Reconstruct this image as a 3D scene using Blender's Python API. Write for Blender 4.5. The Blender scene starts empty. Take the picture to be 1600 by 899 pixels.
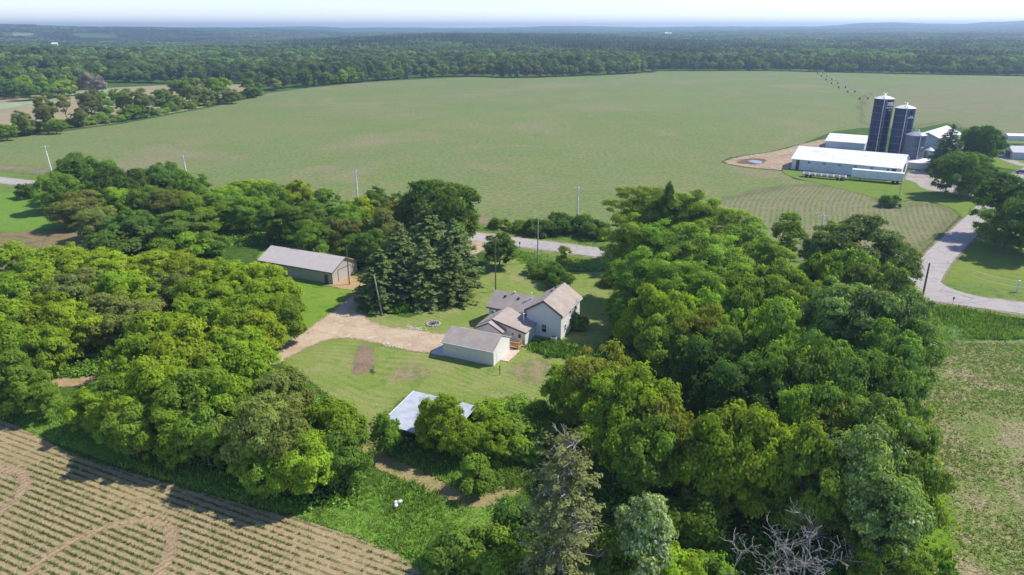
import bpy, math, random
import numpy as np
from mathutils import Vector
SC = bpy.context.scene
COL = SC.collection
# ---------------------------------------------------------------- camera
F = 1110.0; PITCH = math.atan(405.5/1110); CH = 54.0
cP, sP = math.cos(PITCH), math.sin(PITCH)
def G(u, v, z=0.0):
    """point of the place at height z seen at photo pixel (u, v)"""
    a = (u-800)/F; b = (449.5-v)/F
    dy = cP+sP*b; dz = -sP+cP*b
    t = (CH-z)/-dz
    return (a*t, dy*t)
def pxm(x, y, z=0):
    return F/(y*cP+(CH-z)*sP)
cam = bpy.data.cameras.new('camera'); co = bpy.data.objects.new('camera', cam); COL.objects.link(co)
co.location = (0, 0, CH); co.rotation_euler = (math.pi/2-PITCH, 0, 0)
cam.sensor_width = 36; cam.lens = 36*F/1600; cam.clip_start = 1; cam.clip_end = 60000
SC.camera = co
SC.render.resolution_x = 1024; SC.render.resolution_y = 575
SC.view_settings.view_transform = 'Standard'; SC.view_settings.look = 'None'
SC.view_settings.gamma = 1; SC.view_settings.exposure = 0.7
SC.view_settings.use_curve_mapping = False
cy = SC.cycles
cy.use_denoising = True; cy.denoising_prefilter = 'ACCURATE'; cy.denoising_input_passes = 'RGB_ALBEDO_NORMAL'
cy.max_bounces = 6; cy.diffuse_bounces = 4; cy.glossy_bounces = 2; cy.transmission_bounces = 2
cy.volume_bounces = 0; cy.transparent_max_bounces = 12
cy.caustics_reflective = False; cy.caustics_refractive = False
# ---------------------------------------------------------------- light
SUN_EL, SUN_AZ = math.radians(49), math.radians(75)     # azimuth clockwise from +Y
w = bpy.data.worlds.new('World'); SC.world = w; w.use_nodes = True
nt = w.node_tree; bg = nt.nodes['Background']
sky = nt.nodes.new('ShaderNodeTexSky'); sky.sky_type = 'NISHITA'; sky.sun_disc = False
sky.sun_elevation = SUN_EL; sky.sun_rotation = SUN_AZ; sky.altitude = 300
sky.air_density = 0.85; sky.dust_density = 0.0; sky.ozone_density = 3.0
tn = nt.nodes.new('ShaderNodeMix'); tn.data_type = 'RGBA'; tn.blend_type = 'MULTIPLY'; tn.inputs[0].default_value = 1; tn.inputs[7].default_value = (0.89, 0.845, 0.93, 1)
nt.links.new(sky.outputs[0], tn.inputs[6]); nt.links.new(tn.outputs[2], bg.inputs[0]); bg.inputs[1].default_value = 0.142
sl = bpy.data.lights.new('sun', 'SUN'); sl.energy = 3.6; sl.angle = math.radians(0.5); sl.color = (1, 0.95, 0.86)
so = bpy.data.objects.new('sun', sl); COL.objects.link(so)
tosun = Vector((math.sin(SUN_AZ)*math.cos(SUN_EL), math.cos(SUN_AZ)*math.cos(SUN_EL), math.sin(SUN_EL)))
so.rotation_euler = tosun.to_track_quat('Z', 'Y').to_euler(); so.location = (200, 100, 300)
# ---------------------------------------------------------------- tagging
def tag(o, label=None, cat=None, group=None, kind=None):
    if label: o['label'] = label
    if cat: o['category'] = cat
    if group: o['group'] = group
    if kind: o['kind'] = kind
    return o
def empty(name, loc, rz=0.0):
    o = bpy.data.objects.new(name, None); COL.objects.link(o)
    o.location = loc; o.rotation_euler = (0, 0, rz); o.empty_display_size = 0.5
    return o
# ---------------------------------------------------------------- materials
def mat(name):
    m = bpy.data.materials.new(name); m.use_nodes = True
    return m, m.node_tree, m.node_tree.nodes['Principled BSDF']
def nd(nt, t, ins=None, **kw):
    n = nt.nodes.new(t)
    for k, v in kw.items(): setattr(n, k, v)
    for k, v in (ins or {}).items():
        if hasattr(v, 'is_output'): nt.links.new(v, n.inputs[k])
        else: n.inputs[k].default_value = v
    return n
def c4(c): return (c[0], c[1], c[2], 1.0)
def noise(nt, vec, scale, detail=3, rough=0.55, dist=0.0):
    n = nd(nt, 'ShaderNodeTexNoise', {'Scale': scale, 'Detail': detail, 'Roughness': rough, 'Distortion': dist})
    nt.links.new(vec, n.inputs['Vector'])
    return n.outputs['Fac']
def math_(nt, op, a, b=None, c=None, clamp=False):
    n = nt.nodes.new('ShaderNodeMath'); n.operation = op; n.use_clamp = clamp
    for i, x in enumerate((a, b, c)):
        if x is None: continue
        if hasattr(x, 'is_output'): nt.links.new(x, n.inputs[i])
        else: n.inputs[i].default_value = x
    return n.outputs[0]
def sstep(nt, x, lo, hi, a=0.0, b=1.0):
    n = nt.nodes.new('ShaderNodeMapRange'); n.interpolation_type = 'SMOOTHSTEP'
    nt.links.new(x, n.inputs[0])
    for i, v in enumerate((lo, hi, a, b)): n.inputs[i+1].default_value = v
    return n.outputs[0]
def mixc(nt, f, a, b, blend='MIX'):
    n = nt.nodes.new('ShaderNodeMix'); n.data_type = 'RGBA'; n.blend_type = blend
    for s, x in ((0, f), (6, a), (7, b)):
        if hasattr(x, 'is_output'): nt.links.new(x, n.inputs[s])
        elif s == 0: n.inputs[0].default_value = x
        else: n.inputs[s].default_value = c4(x)
    return n.outputs[2]
def simple(name, col, rough=0.7, metal=0.0, var=0.12, scale=1.5, streak=None, spec=0.3):
    m, nt, b = mat(name)
    tc = nd(nt, 'ShaderNodeTexCoord')
    v = tc.outputs['Object']
    if streak:
        mp = nd(nt, 'ShaderNodeMapping', {'Vector': v, 'Scale': streak}); v = mp.outputs[0]
    f = noise(nt, v, scale, 4)
    dark = tuple(x*(1-2.2*var) for x in col); lite = tuple(min(1, x*(1+1.2*var)) for x in col)
    c = mixc(nt, sstep(nt, f, 0.3, 0.7), dark, lite)
    nt.links.new(c, b.inputs['Base Color']); b.inputs['Roughness'].default_value = rough
    b.inputs['Metallic'].default_value = metal; b.inputs['Specular IOR Level'].default_value = spec
    return m
def ribbed(name, col, axis, period, rough=0.55, var=0.1, depth=0.35, metal=0.0, dirt=None, spec=0.3):
    """sheet-metal ribs / lap siding / shingle courses: bump + thin darker line in object space"""
    m, nt, b = mat(name)
    tc = nd(nt, 'ShaderNodeTexCoord'); sp = nd(nt, 'ShaderNodeSeparateXYZ', {0: tc.outputs['Object']})
    x = math_(nt, 'FRACT', math_(nt, 'DIVIDE', sp.outputs[axis], period))
    line = sstep(nt, x, 0.0, 0.16)
    f = noise(nt, tc.outputs['Object'], 0.7, 5)
    c = mixc(nt, sstep(nt, f, 0.3, 0.75), tuple(q*(1-var) for q in col), tuple(min(1, q*(1+var)) for q in col))
    c = mixc(nt, line, tuple(q*(1-depth) for q in col), c)
    f2 = noise(nt, tc.outputs['Object'], 6.0, 3)
    c = mixc(nt, math_(nt, 'MULTIPLY', sstep(nt, f2, 0.45, 0.8), 0.25), c, tuple(q*0.6 for q in col))
    if dirt:
        mp = nd(nt, 'ShaderNodeMapping', {'Vector': tc.outputs['Object'], 'Scale': (0.25, 0.25, 1.0)})
        f3 = noise(nt, mp.outputs[0], 0.9, 5, 0.7)
        c = mixc(nt, math_(nt, 'MULTIPLY', sstep(nt, f3, 0.5, 0.72), 0.6), c, dirt)
    nt.links.new(c, b.inputs['Base Color']); b.inputs['Roughness'].default_value = rough
    b.inputs['Metallic'].default_value = metal; b.inputs['Specular IOR Level'].default_value = spec
    bm = nd(nt, 'ShaderNodeBump', {'Strength': 0.5, 'Distance': 0.03, 'Height': line})
    nt.links.new(bm.outputs[0], b.inputs['Normal'])
    return m
def leafmat(name, base=None, trans=0.3, tintlo=0.55, tinthi=1.35, alt=None, altf=0.0, macro=0):
    """leaf surface: object colour (or the fixed base) times a per-leaf tint"""
    m = bpy.data.materials.new(name); m.use_nodes = True; nt = m.node_tree
    nt.nodes.clear()
    out = nd(nt, 'ShaderNodeOutputMaterial')
    at = nd(nt, 'ShaderNodeAttribute', attribute_name='tint')
    oi = nd(nt, 'ShaderNodeObjectInfo')
    if base is None: c = oi.outputs['Color']
    else:
        rgb = nd(nt, 'ShaderNodeRGB'); rgb.outputs[0].default_value = c4(base); c = rgb.outputs[0]
    if alt:
        at2 = nd(nt, 'ShaderNodeAttribute', attribute_name='kindf')
        c = mixc(nt, at2.outputs['Fac'], c, alt)
    k = sstep(nt, at.outputs['Fac'], 0, 1, tintlo, tinthi)
    if macro:
        ge = nd(nt, 'ShaderNodeNewGeometry')
        k = math_(nt, 'MULTIPLY', k, sstep(nt, noise(nt, ge.outputs['Position'], macro, 4, 0.65), 0.3, 0.7, 0.6, 1.35))
        c = mixc(nt, sstep(nt, noise(nt, ge.outputs['Position'], macro*2.3, 3), 0.5, 0.68), c, (0.2, 0.25, 0.07))
    k = math_(nt, 'MULTIPLY', k, sstep(nt, oi.outputs['Random'], 0, 1, 0.86, 1.14))
    vm = nd(nt, 'ShaderNodeVectorMath', {0: c}, operation='SCALE'); nt.links.new(k, vm.inputs['Scale'])
    d = nd(nt, 'ShaderNodeBsdfDiffuse', {'Color': vm.outputs[0], 'Roughness': 0.5})
    warm = nd(nt, 'ShaderNodeVectorMath', {0: vm.outputs[0], 1: (1.25, 1.3, 0.5)}, operation='MULTIPLY')
    tr = nd(nt, 'ShaderNodeBsdfTranslucent', {'Color': warm.outputs[0]})
    gl = nd(nt, 'ShaderNodeBsdfGlossy', {'Color': (1, 1, 1, 1), 'Roughness': 0.6})
    mx = nd(nt, 'ShaderNodeMixShader', {0: trans, 1: d.outputs[0], 2: tr.outputs[0]})
    fr = nd(nt, 'ShaderNodeMixShader', {0: 0.004, 1: mx.outputs[0], 2: gl.outputs[0]})
    nt.links.new(fr.outputs[0], out.inputs[0])
    return m
def ground_mat(name, c1, c2, c3=None, big=0.03, mid=0.35, fine=4.0, edge=None, rows=None, fineamt=0.35, bump=0.0,
               thr=(0.42, 0.6), thr2=(0.5, 0.62), rough=1.0, extra=None):
    """earth/grass: three colours mixed by noise, optional planted rows, ragged rim from the 'edge' distance attribute"""
    m, nt, b = mat(name)
    geo = nd(nt, 'ShaderNodeNewGeometry'); p = geo.outputs['Position']
    nb = noise(nt, p, big, 4, 0.6); nm = noise(nt, p, mid, 4, 0.6); nf = noise(nt, p, fine, 3, 0.7)
    c = mixc(nt, sstep(nt, math_(nt, 'ADD', math_(nt, 'MULTIPLY', nb, 0.6), math_(nt, 'MULTIPLY', nm, 0.4)), thr[0], thr[1]), c1, c2)
    if c3: c = mixc(nt, sstep(nt, nm, thr2[0], thr2[1]), c, c3)
    if extra: c = extra(nt, p, c, nb, nm, nf)
    if rows:
        # rows: dict(ang, period, col, amt, warp)
        for r in rows:
            a = math.radians(r['ang']); n = (-math.sin(a), math.cos(a), 0)
            dt = nd(nt, 'ShaderNodeVectorMath', {0: p, 1: n}, operation='DOT_PRODUCT').outputs['Value']
            if r.get('warp'):
                dt = math_(nt, 'ADD', dt, math_(nt, 'MULTIPLY', noise(nt, p, r.get('wscale', 0.006), 1), r['warp']))
            x = math_(nt, 'FRACT', math_(nt, 'DIVIDE', dt, r['period']))
            tri = math_(nt, 'ABSOLUTE', math_(nt, 'SUBTRACT', x, 0.5))
            s = sstep(nt, tri, r.get('lo', 0.12), r.get('hi', 0.28), 1, 0)
            s = math_(nt, 'MULTIPLY', s, r.get('amt', 0.8))
            if r.get('brk'):
                s = math_(nt, 'MULTIPLY', s, sstep(nt, noise(nt, p, r['brk'], 2), 0.35, 0.55))
            if r.get('mask'):
                s = math_(nt, 'MULTIPLY', s, sstep(nt, noise(nt, p, r['mask'], 3), *r.get('mthr', (0.4, 0.55))))
            c = mixc(nt, s, c, r['col'])
    v = sstep(nt, nf, 0.25, 0.75, 1-fineamt, 1+fineamt)
    sc = nd(nt, 'ShaderNodeVectorMath', {0: c}, operation='SCALE'); nt.links.new(v, sc.inputs['Scale'])
    nt.links.new(sc.outputs[0], b.inputs['Base Color'])
    b.inputs['Roughness'].default_value = rough; b.inputs['Specular IOR Level'].default_value = 0.08
    if bump:
        bm = nd(nt, 'ShaderNodeBump', {'Strength': 1.0, 'Distance': bump, 'Height': nf})
        nt.links.new(bm.outputs[0], b.inputs['Normal'])
    if edge:
        amp, soft, esc = edge
        at = nd(nt, 'ShaderNodeAttribute', attribute_name='edge')
        ne = math_(nt, 'MULTIPLY', math_(nt, 'SUBTRACT', noise(nt, p, esc, 4, 0.65), 0.5), 2*amp)
        gs = 5.0 if soft < 1 else 2.2 if soft < 5 else 0.8
        di = math_(nt, 'MULTIPLY', math_(nt, 'SUBTRACT', noise(nt, p, gs, 1), 0.5), soft*4.5)
        al = sstep(nt, math_(nt, 'ADD', math_(nt, 'ADD', at.outputs['Fac'], ne), di), -0.03, 0.03)
        nt.links.new(al, b.inputs['Alpha'])
    return m
# ---------------------------------------------------------------- mesh helpers
class MB:
    def __init__(s): s.v = []; s.f = []
    def add(s, vs, fs):
        n = len(s.v); s.v += [tuple(q) for q in vs]; s.f += [tuple(i+n for i in f) for f in fs]; return s
    def box(s, x0, x1, y0, y1, z0, z1):
        return s.add([(x, y, z) for z in (z0, z1) for y in (y0, y1) for x in (x0, x1)],
                     [(0, 2, 3, 1), (4, 5, 7, 6), (0, 1, 5, 4), (2, 6, 7, 3), (0, 4, 6, 2), (1, 3, 7, 5)])
    def prism(s, poly, ax, a, b):
        """polygon (two coordinates) extruded from a to b along axis ax"""
        def P(q, t):
            return (t, q[0], q[1]) if ax == 0 else (q[0], t, q[1]) if ax == 1 else (q[0], q[1], t)
        n = len(poly)
        fs = [tuple(range(n))[::-1], tuple(range(n, 2*n))]+[(i, (i+1) % n, n+(i+1) % n, n+i) for i in range(n)]
        return s.add([P(q, a) for q in poly]+[P(q, b) for q in poly], fs)
    def tube(s, pts, rs, n=7, cap=True):
        base = len(s.v); pts = [Vector(p) for p in pts]
        for i, p in enumerate(pts):
            d = (pts[min(i+1, len(pts)-1)]-pts[max(i-1, 0)]).normalized()
            u = d.cross(Vector((0, 0, 1))) if abs(d.z) < 0.95 else d.cross(Vector((1, 0, 0)))
            u.normalize(); w_ = d.cross(u); r = rs[i] if hasattr(rs, '__len__') else rs
            for k in range(n):
                a = 2*math.pi*k/n; s.v.append(tuple(p+(u*math.cos(a)+w_*math.sin(a))*r))
        for i in range(len(pts)-1):
            for k in range(n):
                a = base+i*n+k; b = base+i*n+(k+1) % n; s.f.append((a, b, b+n, a+n))
        if cap:
            s.f.append(tuple(base+k for k in range(n))[::-1]); e = base+(len(pts)-1)*n
            s.f.append(tuple(e+k for k in range(n)))
        return s
    def lathe(s, prof, n=32, cx=0, cy=0):
        base = len(s.v)
        for r, z in prof:
            for k in range(n):
                a = 2*math.pi*k/n; s.v.append((cx+r*math.cos(a), cy+r*math.sin(a), z))
        for i in range(len(prof)-1):
            for k in range(n):
                a = base+i*n+k; b = base+i*n+(k+1) % n; s.f.append((a, b, b+n, a+n))
        return s
    def build(s, name, m, parent=None, smooth=False, bevel=0):
        me = bpy.data.meshes.new(name); me.from_pydata(s.v, [], s.f); me.materials.append(m); me.update()
        if smooth:
            for q in me.polygons: q.use_smooth = True
        o = bpy.data.objects.new(name, me); COL.objects.link(o)
        if parent: o.parent = parent
        if bevel:
            bv = o.modifiers.new('bevel', 'BEVEL'); bv.width = bevel; bv.segments = 2; bv.limit_method = 'ANGLE'
        return o
def npmesh(name, V, Fq, m, attrs=None, k=4):
    """big mesh from numpy: V (n,3), Fq (m,k)"""
    me = bpy.data.meshes.new(name)
    V = np.ascontiguousarray(V, dtype=np.float32); Fq = np.ascontiguousarray(Fq, dtype=np.int32)
    me.vertices.add(len(V)); me.vertices.foreach_set('co', V.ravel())
    me.loops.add(Fq.size); me.loops.foreach_set('vertex_index', Fq.ravel())
    me.polygons.add(len(Fq)); me.polygons.foreach_set('loop_start', np.arange(0, Fq.size, k, dtype=np.int32))
    me.materials.append(m)
    for an, (dom, arr) in (attrs or {}).items():
        a = me.attributes.new(an, 'FLOAT', dom); a.data.foreach_set('value', np.ascontiguousarray(arr, dtype=np.float32))
    me.update(calc_edges=True); me.validate()
    return me
def obj(name, me, parent=None):
    o = bpy.data.objects.new(name, me); COL.objects.link(o)
    if parent: o.parent = parent
    return o
# ---------------------------------------------------------------- terrain height (flat near, rolling far)
_U = np.array([-400, 0, 100, 200, 300, 400, 480, 560, 620, 700, 800, 880, 1000, 1160, 1250, 1350, 1450, 1560, 1700, 2000], float)
_D = np.array([0, 780, 1300, 2200, 3000, 4500, 6500, 8500, 12000, 16000], float)
_Z = np.array([[0]*20, [0]*20, [9, 9, 7, 3, 1]+[0]*15,
 [-10, -10, -11, -12, -10, -6, 0, 8, 12, 17, 15, 12, 6, 4, 4, 5, 6, 6, 6, 6],
 [-4, 4, 2, -4, -6, -8, -6, 0, 8, 12, 12, 12, 8, 6, 6, 8, 10, 10, 10, 10],
 [46, 47, 46, 41, 36, 26, 14, 6, 6, 8, 8, 8, 10, 12, 12, 14, 16, 16, 16, 16],
 [20, 20, 20, 22, 24, 26, 24, 18, 18, 18, 20, 24, 20, 20, 26, 36, 34, 40, 36, 36],
 [40, 42, 42, 40, 38, 38, 45, 32, 38, 30, 36, 52, 40, 44, 50, 82, 68, 90, 84, 84],
 [20]*20, [0]*20], float)
def zterrain(x, y):
    x = np.atleast_1d(np.asarray(x, float)); y = np.atleast_1d(np.asarray(y, float))
    D = np.hypot(x, y); u = 800+F*(x/np.maximum(y, 1))*1.02
    u = np.clip(u, -399, 1999); Dc = np.clip(D, 0, 15999)
    i = np.clip(np.searchsorted(_U, u)-1, 0, 18); j = np.clip(np.searchsorted(_D, Dc)-1, 0, 8)
    fu = (u-_U[i])/(_U[i+1]-_U[i]); fd = (Dc-_D[j])/(_D[j+1]-_D[j])
    fu = fu*fu*(3-2*fu); fd = fd*fd*(3-2*fd)
    z = (_Z[j, i]*(1-fu)+_Z[j, i+1]*fu)*(1-fd)+(_Z[j+1, i]*(1-fu)+_Z[j+1, i+1]*fu)*fd
    n = np.sin(x/310+1.3)*np.cos(y/420)+0.6*np.sin(x/143+y/190)+0.4*np.sin(x/71-y/97)
    return z+n*np.clip((D-1500)/3500, 0, 1)*5
# ================================================================ GROUND
_r = np.exp(np.arange(math.log(46), math.log(1250), 0.0045)); _t = np.arange(-44, 44.01, 0.26)*math.pi/180
LR, LT = np.meshgrid(_r, _t, indexing='ij')
LX = LR*np.sin(LT); LY = LR*np.cos(LT)
NR, NT = LX.shape
def sdf(px, py, poly):
    """signed distance in metres, positive inside"""
    P = np.array(poly, float); Q = np.roll(P, -1, axis=0)
    d = np.full(px.shape, 1e9); ins = np.zeros(px.shape, bool)
    for (ax, ay), (bx, by) in zip(P, Q):
        ex, ey = bx-ax, by-ay; L = ex*ex+ey*ey+1e-9
        t = np.clip(((px-ax)*ex+(py-ay)*ey)/L, 0, 1)
        d = np.minimum(d, (px-ax-t*ex)**2+(py-ay-t*ey)**2)
        c = ((ay > py) != (by > py))
        with np.errstate(divide='ignore', invalid='ignore'):
            xi = (bx-ax)*(py-ay)/(by-ay)+ax
        ins ^= c & (px < xi)
    d = np.sqrt(d)
    return np.where(ins, d, -d)
def smooth_poly(pts, it=2):
    for _ in range(it):
        q = []
        for i in range(len(pts)):
            a, b = pts[i], pts[(i+1) % len(pts)]
            q += [(a[0]*.75+b[0]*.25, a[1]*.75+b[1]*.25), (a[0]*.25+b[0]*.75, a[1]*.25+b[1]*.75)]
        pts = q
    return pts
def lattice_mesh(name, mask_cells, z, m, edge=None):
    idx = np.arange(NR*NT).reshape(NR, NT)
    a = idx[:-1, :-1][mask_cells]; b = idx[:-1, 1:][mask_cells]; c = idx[1:, 1:][mask_cells]; d = idx[1:, :-1][mask_cells]
    Fq = np.stack([a, b, c, d], 1)[:, ::-1]
    used, inv = np.unique(Fq.ravel(), return_inverse=True)
    V = np.stack([LX.ravel()[used], LY.ravel()[used], np.full(len(used), z)], 1)
    at = {'edge': ('POINT', edge.ravel()[used])} if edge is not None else None
    return npmesh(name, V, inv.reshape(-1, 4), m, at)
def sheet(name, pts, z, m, margin=0.8, px=True, smooth=1, line=None, width=None, kind='structure', label=None):
    """a surface lying on the ground: polygon (photo pixels back-projected to the ground) or a line with a width in metres"""
    if line is not None:
        P = [G(*q) if px else q for q in line]
        # dense polyline
        for _ in range(3):
            q = [P[0]]
            for a, b in zip(P[:-1], P[1:]):
                q += [(a[0]*.75+b[0]*.25, a[1]*.75+b[1]*.25), (a[0]*.25+b[0]*.75, a[1]*.25+b[1]*.75)]
            P = q+[P[-1]]
        ws = width if hasattr(width, '__len__') else [width]*2
        d = np.full(LX.shape, 1e9)
        n = len(P)-1
        for i, ((ax, ay), (bx, by)) in enumerate(zip(P[:-1], P[1:])):
            ex, ey = bx-ax, by-ay; L = ex*ex+ey*ey+1e-9
            t = np.clip(((LX-ax)*ex+(LY-ay)*ey)/L, 0, 1)
            wd = ws[0]+(ws[1]-ws[0])*(i+t)/n
            d = np.minimum(d, np.hypot(LX-ax-t*ex, LY-ay-t*ey)-wd/2)
        e = -d
    else:
        P = [G(*q) if px else q for q in pts]
        if smooth: P = smooth_poly(P, smooth)
        e = sdf(LX, LY, P)
    mg = margin+LR*0.004
    ok = e > -mg
    cells = ok[:-1, :-1] | ok[1:, :-1] | ok[:-1, 1:] | ok[1:, 1:]
    me = lattice_mesh(name, cells, z, m, e)
    o = obj(name, me); tag(o, kind=kind)
    if label: o['label'] = label
    return o, e
# --- terrain: fine lattice near + coarse rings to the horizon, one sheet
rough_grass = ground_mat('ground_rough_grass', (0.055, 0.115, 0.016), (0.085, 0.15, 0.022), (0.035, 0.075, 0.012), big=0.05, mid=0.5, fine=3.0, bump=0.25, fineamt=0.45)
rr = np.exp(np.arange(math.log(30), math.log(12500), 0.03)); tt = np.arange(-56, 56.01, 0.8)*math.pi/180
RR, TT = np.meshgrid(rr, tt, indexing='ij'); gx = RR*np.sin(TT); gy = RR*np.cos(TT)
gz = zterrain(gx.ravel(), gy.ravel()).reshape(gx.shape)
idx = np.arange(gx.size).reshape(gx.shape)
Fq = np.stack([idx[:-1, :-1].ravel(), idx[:-1, 1:].ravel(), idx[1:, 1:].ravel(), idx[1:, :-1].ravel()], 1)[:, ::-1]
tag(obj('ground', npmesh('ground', np.stack([gx.ravel(), gy.ravel(), gz.ravel()], 1), Fq, rough_grass)), kind='structure')

SOIL = (0.30, 0.215, 0.135)
def field_patches(nt, p, c, nb, nm, nf):
    f = noise(nt, p, 0.011, 4, 0.65, 0.6)
    c = mixc(nt, math_(nt, 'MULTIPLY', sstep(nt, f, 0.5, 0.68), 0.75), c, (0.25, 0.205, 0.12))
    mp = nd(nt, 'ShaderNodeMapping', {'Vector': p, 'Scale': (0.02, 0.004, 1), 'Rotation': (0, 0, 0.5)})
    g = noise(nt, mp.outputs[0], 1.0, 3)
    c = mixc(nt, math_(nt, 'MULTIPLY', sstep(nt, g, 0.5, 0.7), 0.35), c, (0.14, 0.2, 0.075))
    # near headland is barer
    return c
crop_far = ground_mat('soybean_field', (0.15, 0.2, 0.062), (0.185, 0.205, 0.075), (0.185, 0.2, 0.078), big=0.016, mid=0.11, fine=0.6,
    fineamt=0.26, edge=(0.7, 0.3, 0.4), extra=field_patches,
    rows=[dict(ang=52, period=1.55, col=(0.11, 0.165, 0.05), amt=0.3, warp=60, wscale=0.005, lo=0.1, hi=0.3, mask=0.012, mthr=(0.4, 0.65))])
FIELD = [(-160, 262), (0, 268), (120, 279), (300, 302), (500, 330), (735, 352), (850, 367), (1000, 387), (1180, 404), (1300, 413), (1400, 412), (1430, 402), (1475, 362), (1500, 335), (1478, 322), (1430, 312), (1400, 318), (1368, 312),
         (1402, 305), (1390, 296), (1300, 288), (1240, 281), (1225, 268), (1160, 262), (1125, 254), (1140, 246), (1200, 238), (1255, 224), (1300, 206), (1345, 200), (1440, 200), (1480, 192), (1530, 210), (1570, 224), (1700, 226),
         (1720, 123), (1600, 119.5), (1400, 116), (1200, 111.5), (1030, 111.5), (1020, 114), (940, 118.3), (800, 123), (740, 120.5), (600, 127), (540, 132), (470, 139), (420, 146), (400, 152), (330, 168), (190, 194), (60, 211), (0, 219), (-160, 238)]
sheet('crop_field', FIELD, 0.03, crop_far, 2.0, smooth=0)
# barer headland strips along the near margin of the crop
soil_rim = ground_mat('bare_headland', (0.27, 0.2, 0.125), (0.2, 0.185, 0.095), (0.15, 0.17, 0.07), big=0.05, mid=0.2, fine=1.5, edge=(4.5, 3.0, 0.12), thr2=(0.5, 0.7),
    rows=[dict(ang=-24, period=1.5, col=(0.13, 0.165, 0.06), amt=0.6, lo=0.1, hi=0.3)])
sheet('field_headland', None, 0.05, soil_rim, 9, line=[(-60, 257), (120, 272), (300, 294), (500, 320), (735, 342), (850, 355), (1000, 371), (1180, 392)], width=9, kind='structure')
# curved rows east of the barn
crop_rows = ground_mat('row_crop_field', (0.225, 0.2, 0.105), (0.195, 0.195, 0.09), (0.165, 0.195, 0.075), big=0.03, mid=0.2, fine=2, edge=(7, 4, 0.1), fineamt=0.25,
    rows=[dict(ang=66, period=1.6, col=(0.095, 0.13, 0.045), amt=0.6, warp=26, wscale=0.008, lo=0.12, hi=0.3, brk=0.3)])
sheet('crop_field', [(1180, 300), (1240, 290), (1330, 292), (1390, 302), (1375, 318), (1395, 326), (1440, 318), (1482, 328), (1496, 338), (1468, 366), (1425, 398), (1330, 404), (1180, 396), (1040, 376), (1060, 330)], 0.07, crop_rows, 10)
crop_rows2 = ground_mat('row_crop_field_east', (0.25, 0.215, 0.115), (0.215, 0.215, 0.1), (0.18, 0.21, 0.08), big=0.01, mid=0.1, fine=2, edge=(14, 3, 0.03), fineamt=0.25,
    rows=[dict(ang=74, period=2.9, col=(0.1, 0.14, 0.05), amt=0.75, warp=40, wscale=0.003, lo=0.12, hi=0.3)])
sheet('crop_field', [(1345, 178), (1345, 150), (1400, 134), (1500, 128), (1720, 130), (1720, 222), (1570, 222), (1530, 206), (1480, 188), (1440, 197), (1350, 197)], 0.09, crop_rows2, 18)
dirt = ground_mat('bare_dirt', (0.36, 0.27, 0.18), (0.29, 0.2, 0.125), (0.42, 0.33, 0.24), big=0.08, mid=0.3, fine=2, edge=(1.5, 0.8, 0.3))
sheet('dirt_yard', [(1128, 254), (1150, 246), (1215, 237), (1262, 223), (1310, 214), (1312, 230), (1300, 240), (1245, 238), (1240, 262), (1228, 267), (1165, 262)], 0.11, dirt, 3)
mud = ground_mat('wet_mud', (0.13, 0.08, 0.05), (0.17, 0.11, 0.07), None, edge=(1.5, 1.0, 0.3))
sheet('mud_patch', [(1145, 256), (1165, 248), (1200, 249), (1190, 258)], 0.13, mud, 3)
pm, pnt, pb = mat('puddle_water'); pb.inputs['Base Color'].default_value = (0.25, 0.24, 0.22, 1); pb.inputs['Roughness'].default_value = 0.08
pu = MB(); cx, cyy = G(1181, 253.5)
pu.add([(cx+2.6*math.cos(a)*(1+.2*math.sin(3*a)), cyy+4.2*math.sin(a), 0.15) for a in np.arange(0, 6.28, .35)], [tuple(range(18))])
tag(pu.build('puddle', pm), kind='structure')
# fields at upper left
tan_field = ground_mat('tan_field', (0.34, 0.27, 0.165), (0.3, 0.245, 0.14), (0.27, 0.245, 0.13), big=0.01, mid=0.05, fine=1, edge=(3, 3, 0.05), fineamt=0.15,
    rows=[dict(ang=20, period=5, col=(0.26, 0.225, 0.13), amt=0.5)])
sheet('tan_field', [(-160, 236), (0, 216), (60, 208), (190, 191), (330, 166), (405, 150), (410, 142), (400, 131), (270, 131), (170, 128), (155, 130), (140, 137), (60, 147), (-160, 170)], 0.03, tan_field, 6, smooth=0)
pale = ground_mat('pale_grass_strip', (0.3, 0.36, 0.22), (0.26, 0.34, 0.18), (0.2, 0.3, 0.12), big=0.02, mid=0.1, fine=1, edge=(2, 2, 0.1), fineamt=0.12)
sheet('grass_strip', [(-160, 180), (0, 163), (60, 156), (110, 147), (150, 138), (175, 138), (165, 146), (110, 153), (60, 161), (0, 172), (-160, 190)], 0.06, pale, 5)
# bright pasture + small ploughed field at left
pasture = ground_mat('pasture_grass', (0.125, 0.235, 0.03), (0.15, 0.25, 0.04), (0.12, 0.21, 0.03), big=0.05, mid=0.3, fine=2, edge=(1, 0.6, 0.3), fineamt=0.25)
sheet('pasture', [(-160, 276), (0, 292), (70, 300), (120, 330), (130, 368), (90, 362), (0, 368), (-160, 372)], 0.04, pasture, 3)
tilled = ground_mat('tilled_field', (0.26, 0.175, 0.1), (0.22, 0.18, 0.09), (0.14, 0.15, 0.05), big=0.03, mid=0.2, fine=2, edge=(1.2, 1, 0.25), fineamt=0.25,
    rows=[dict(ang=20, period=1.6, col=(0.11, 0.13, 0.04), amt=0.75, warp=30, wscale=0.02)])
sheet('tilled_field', [(-160, 366), (0, 364), (90, 358), (150, 366), (175, 380), (170, 420), (100, 430), (0, 420), (-160, 420)], 0.06, tilled, 3)
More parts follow.
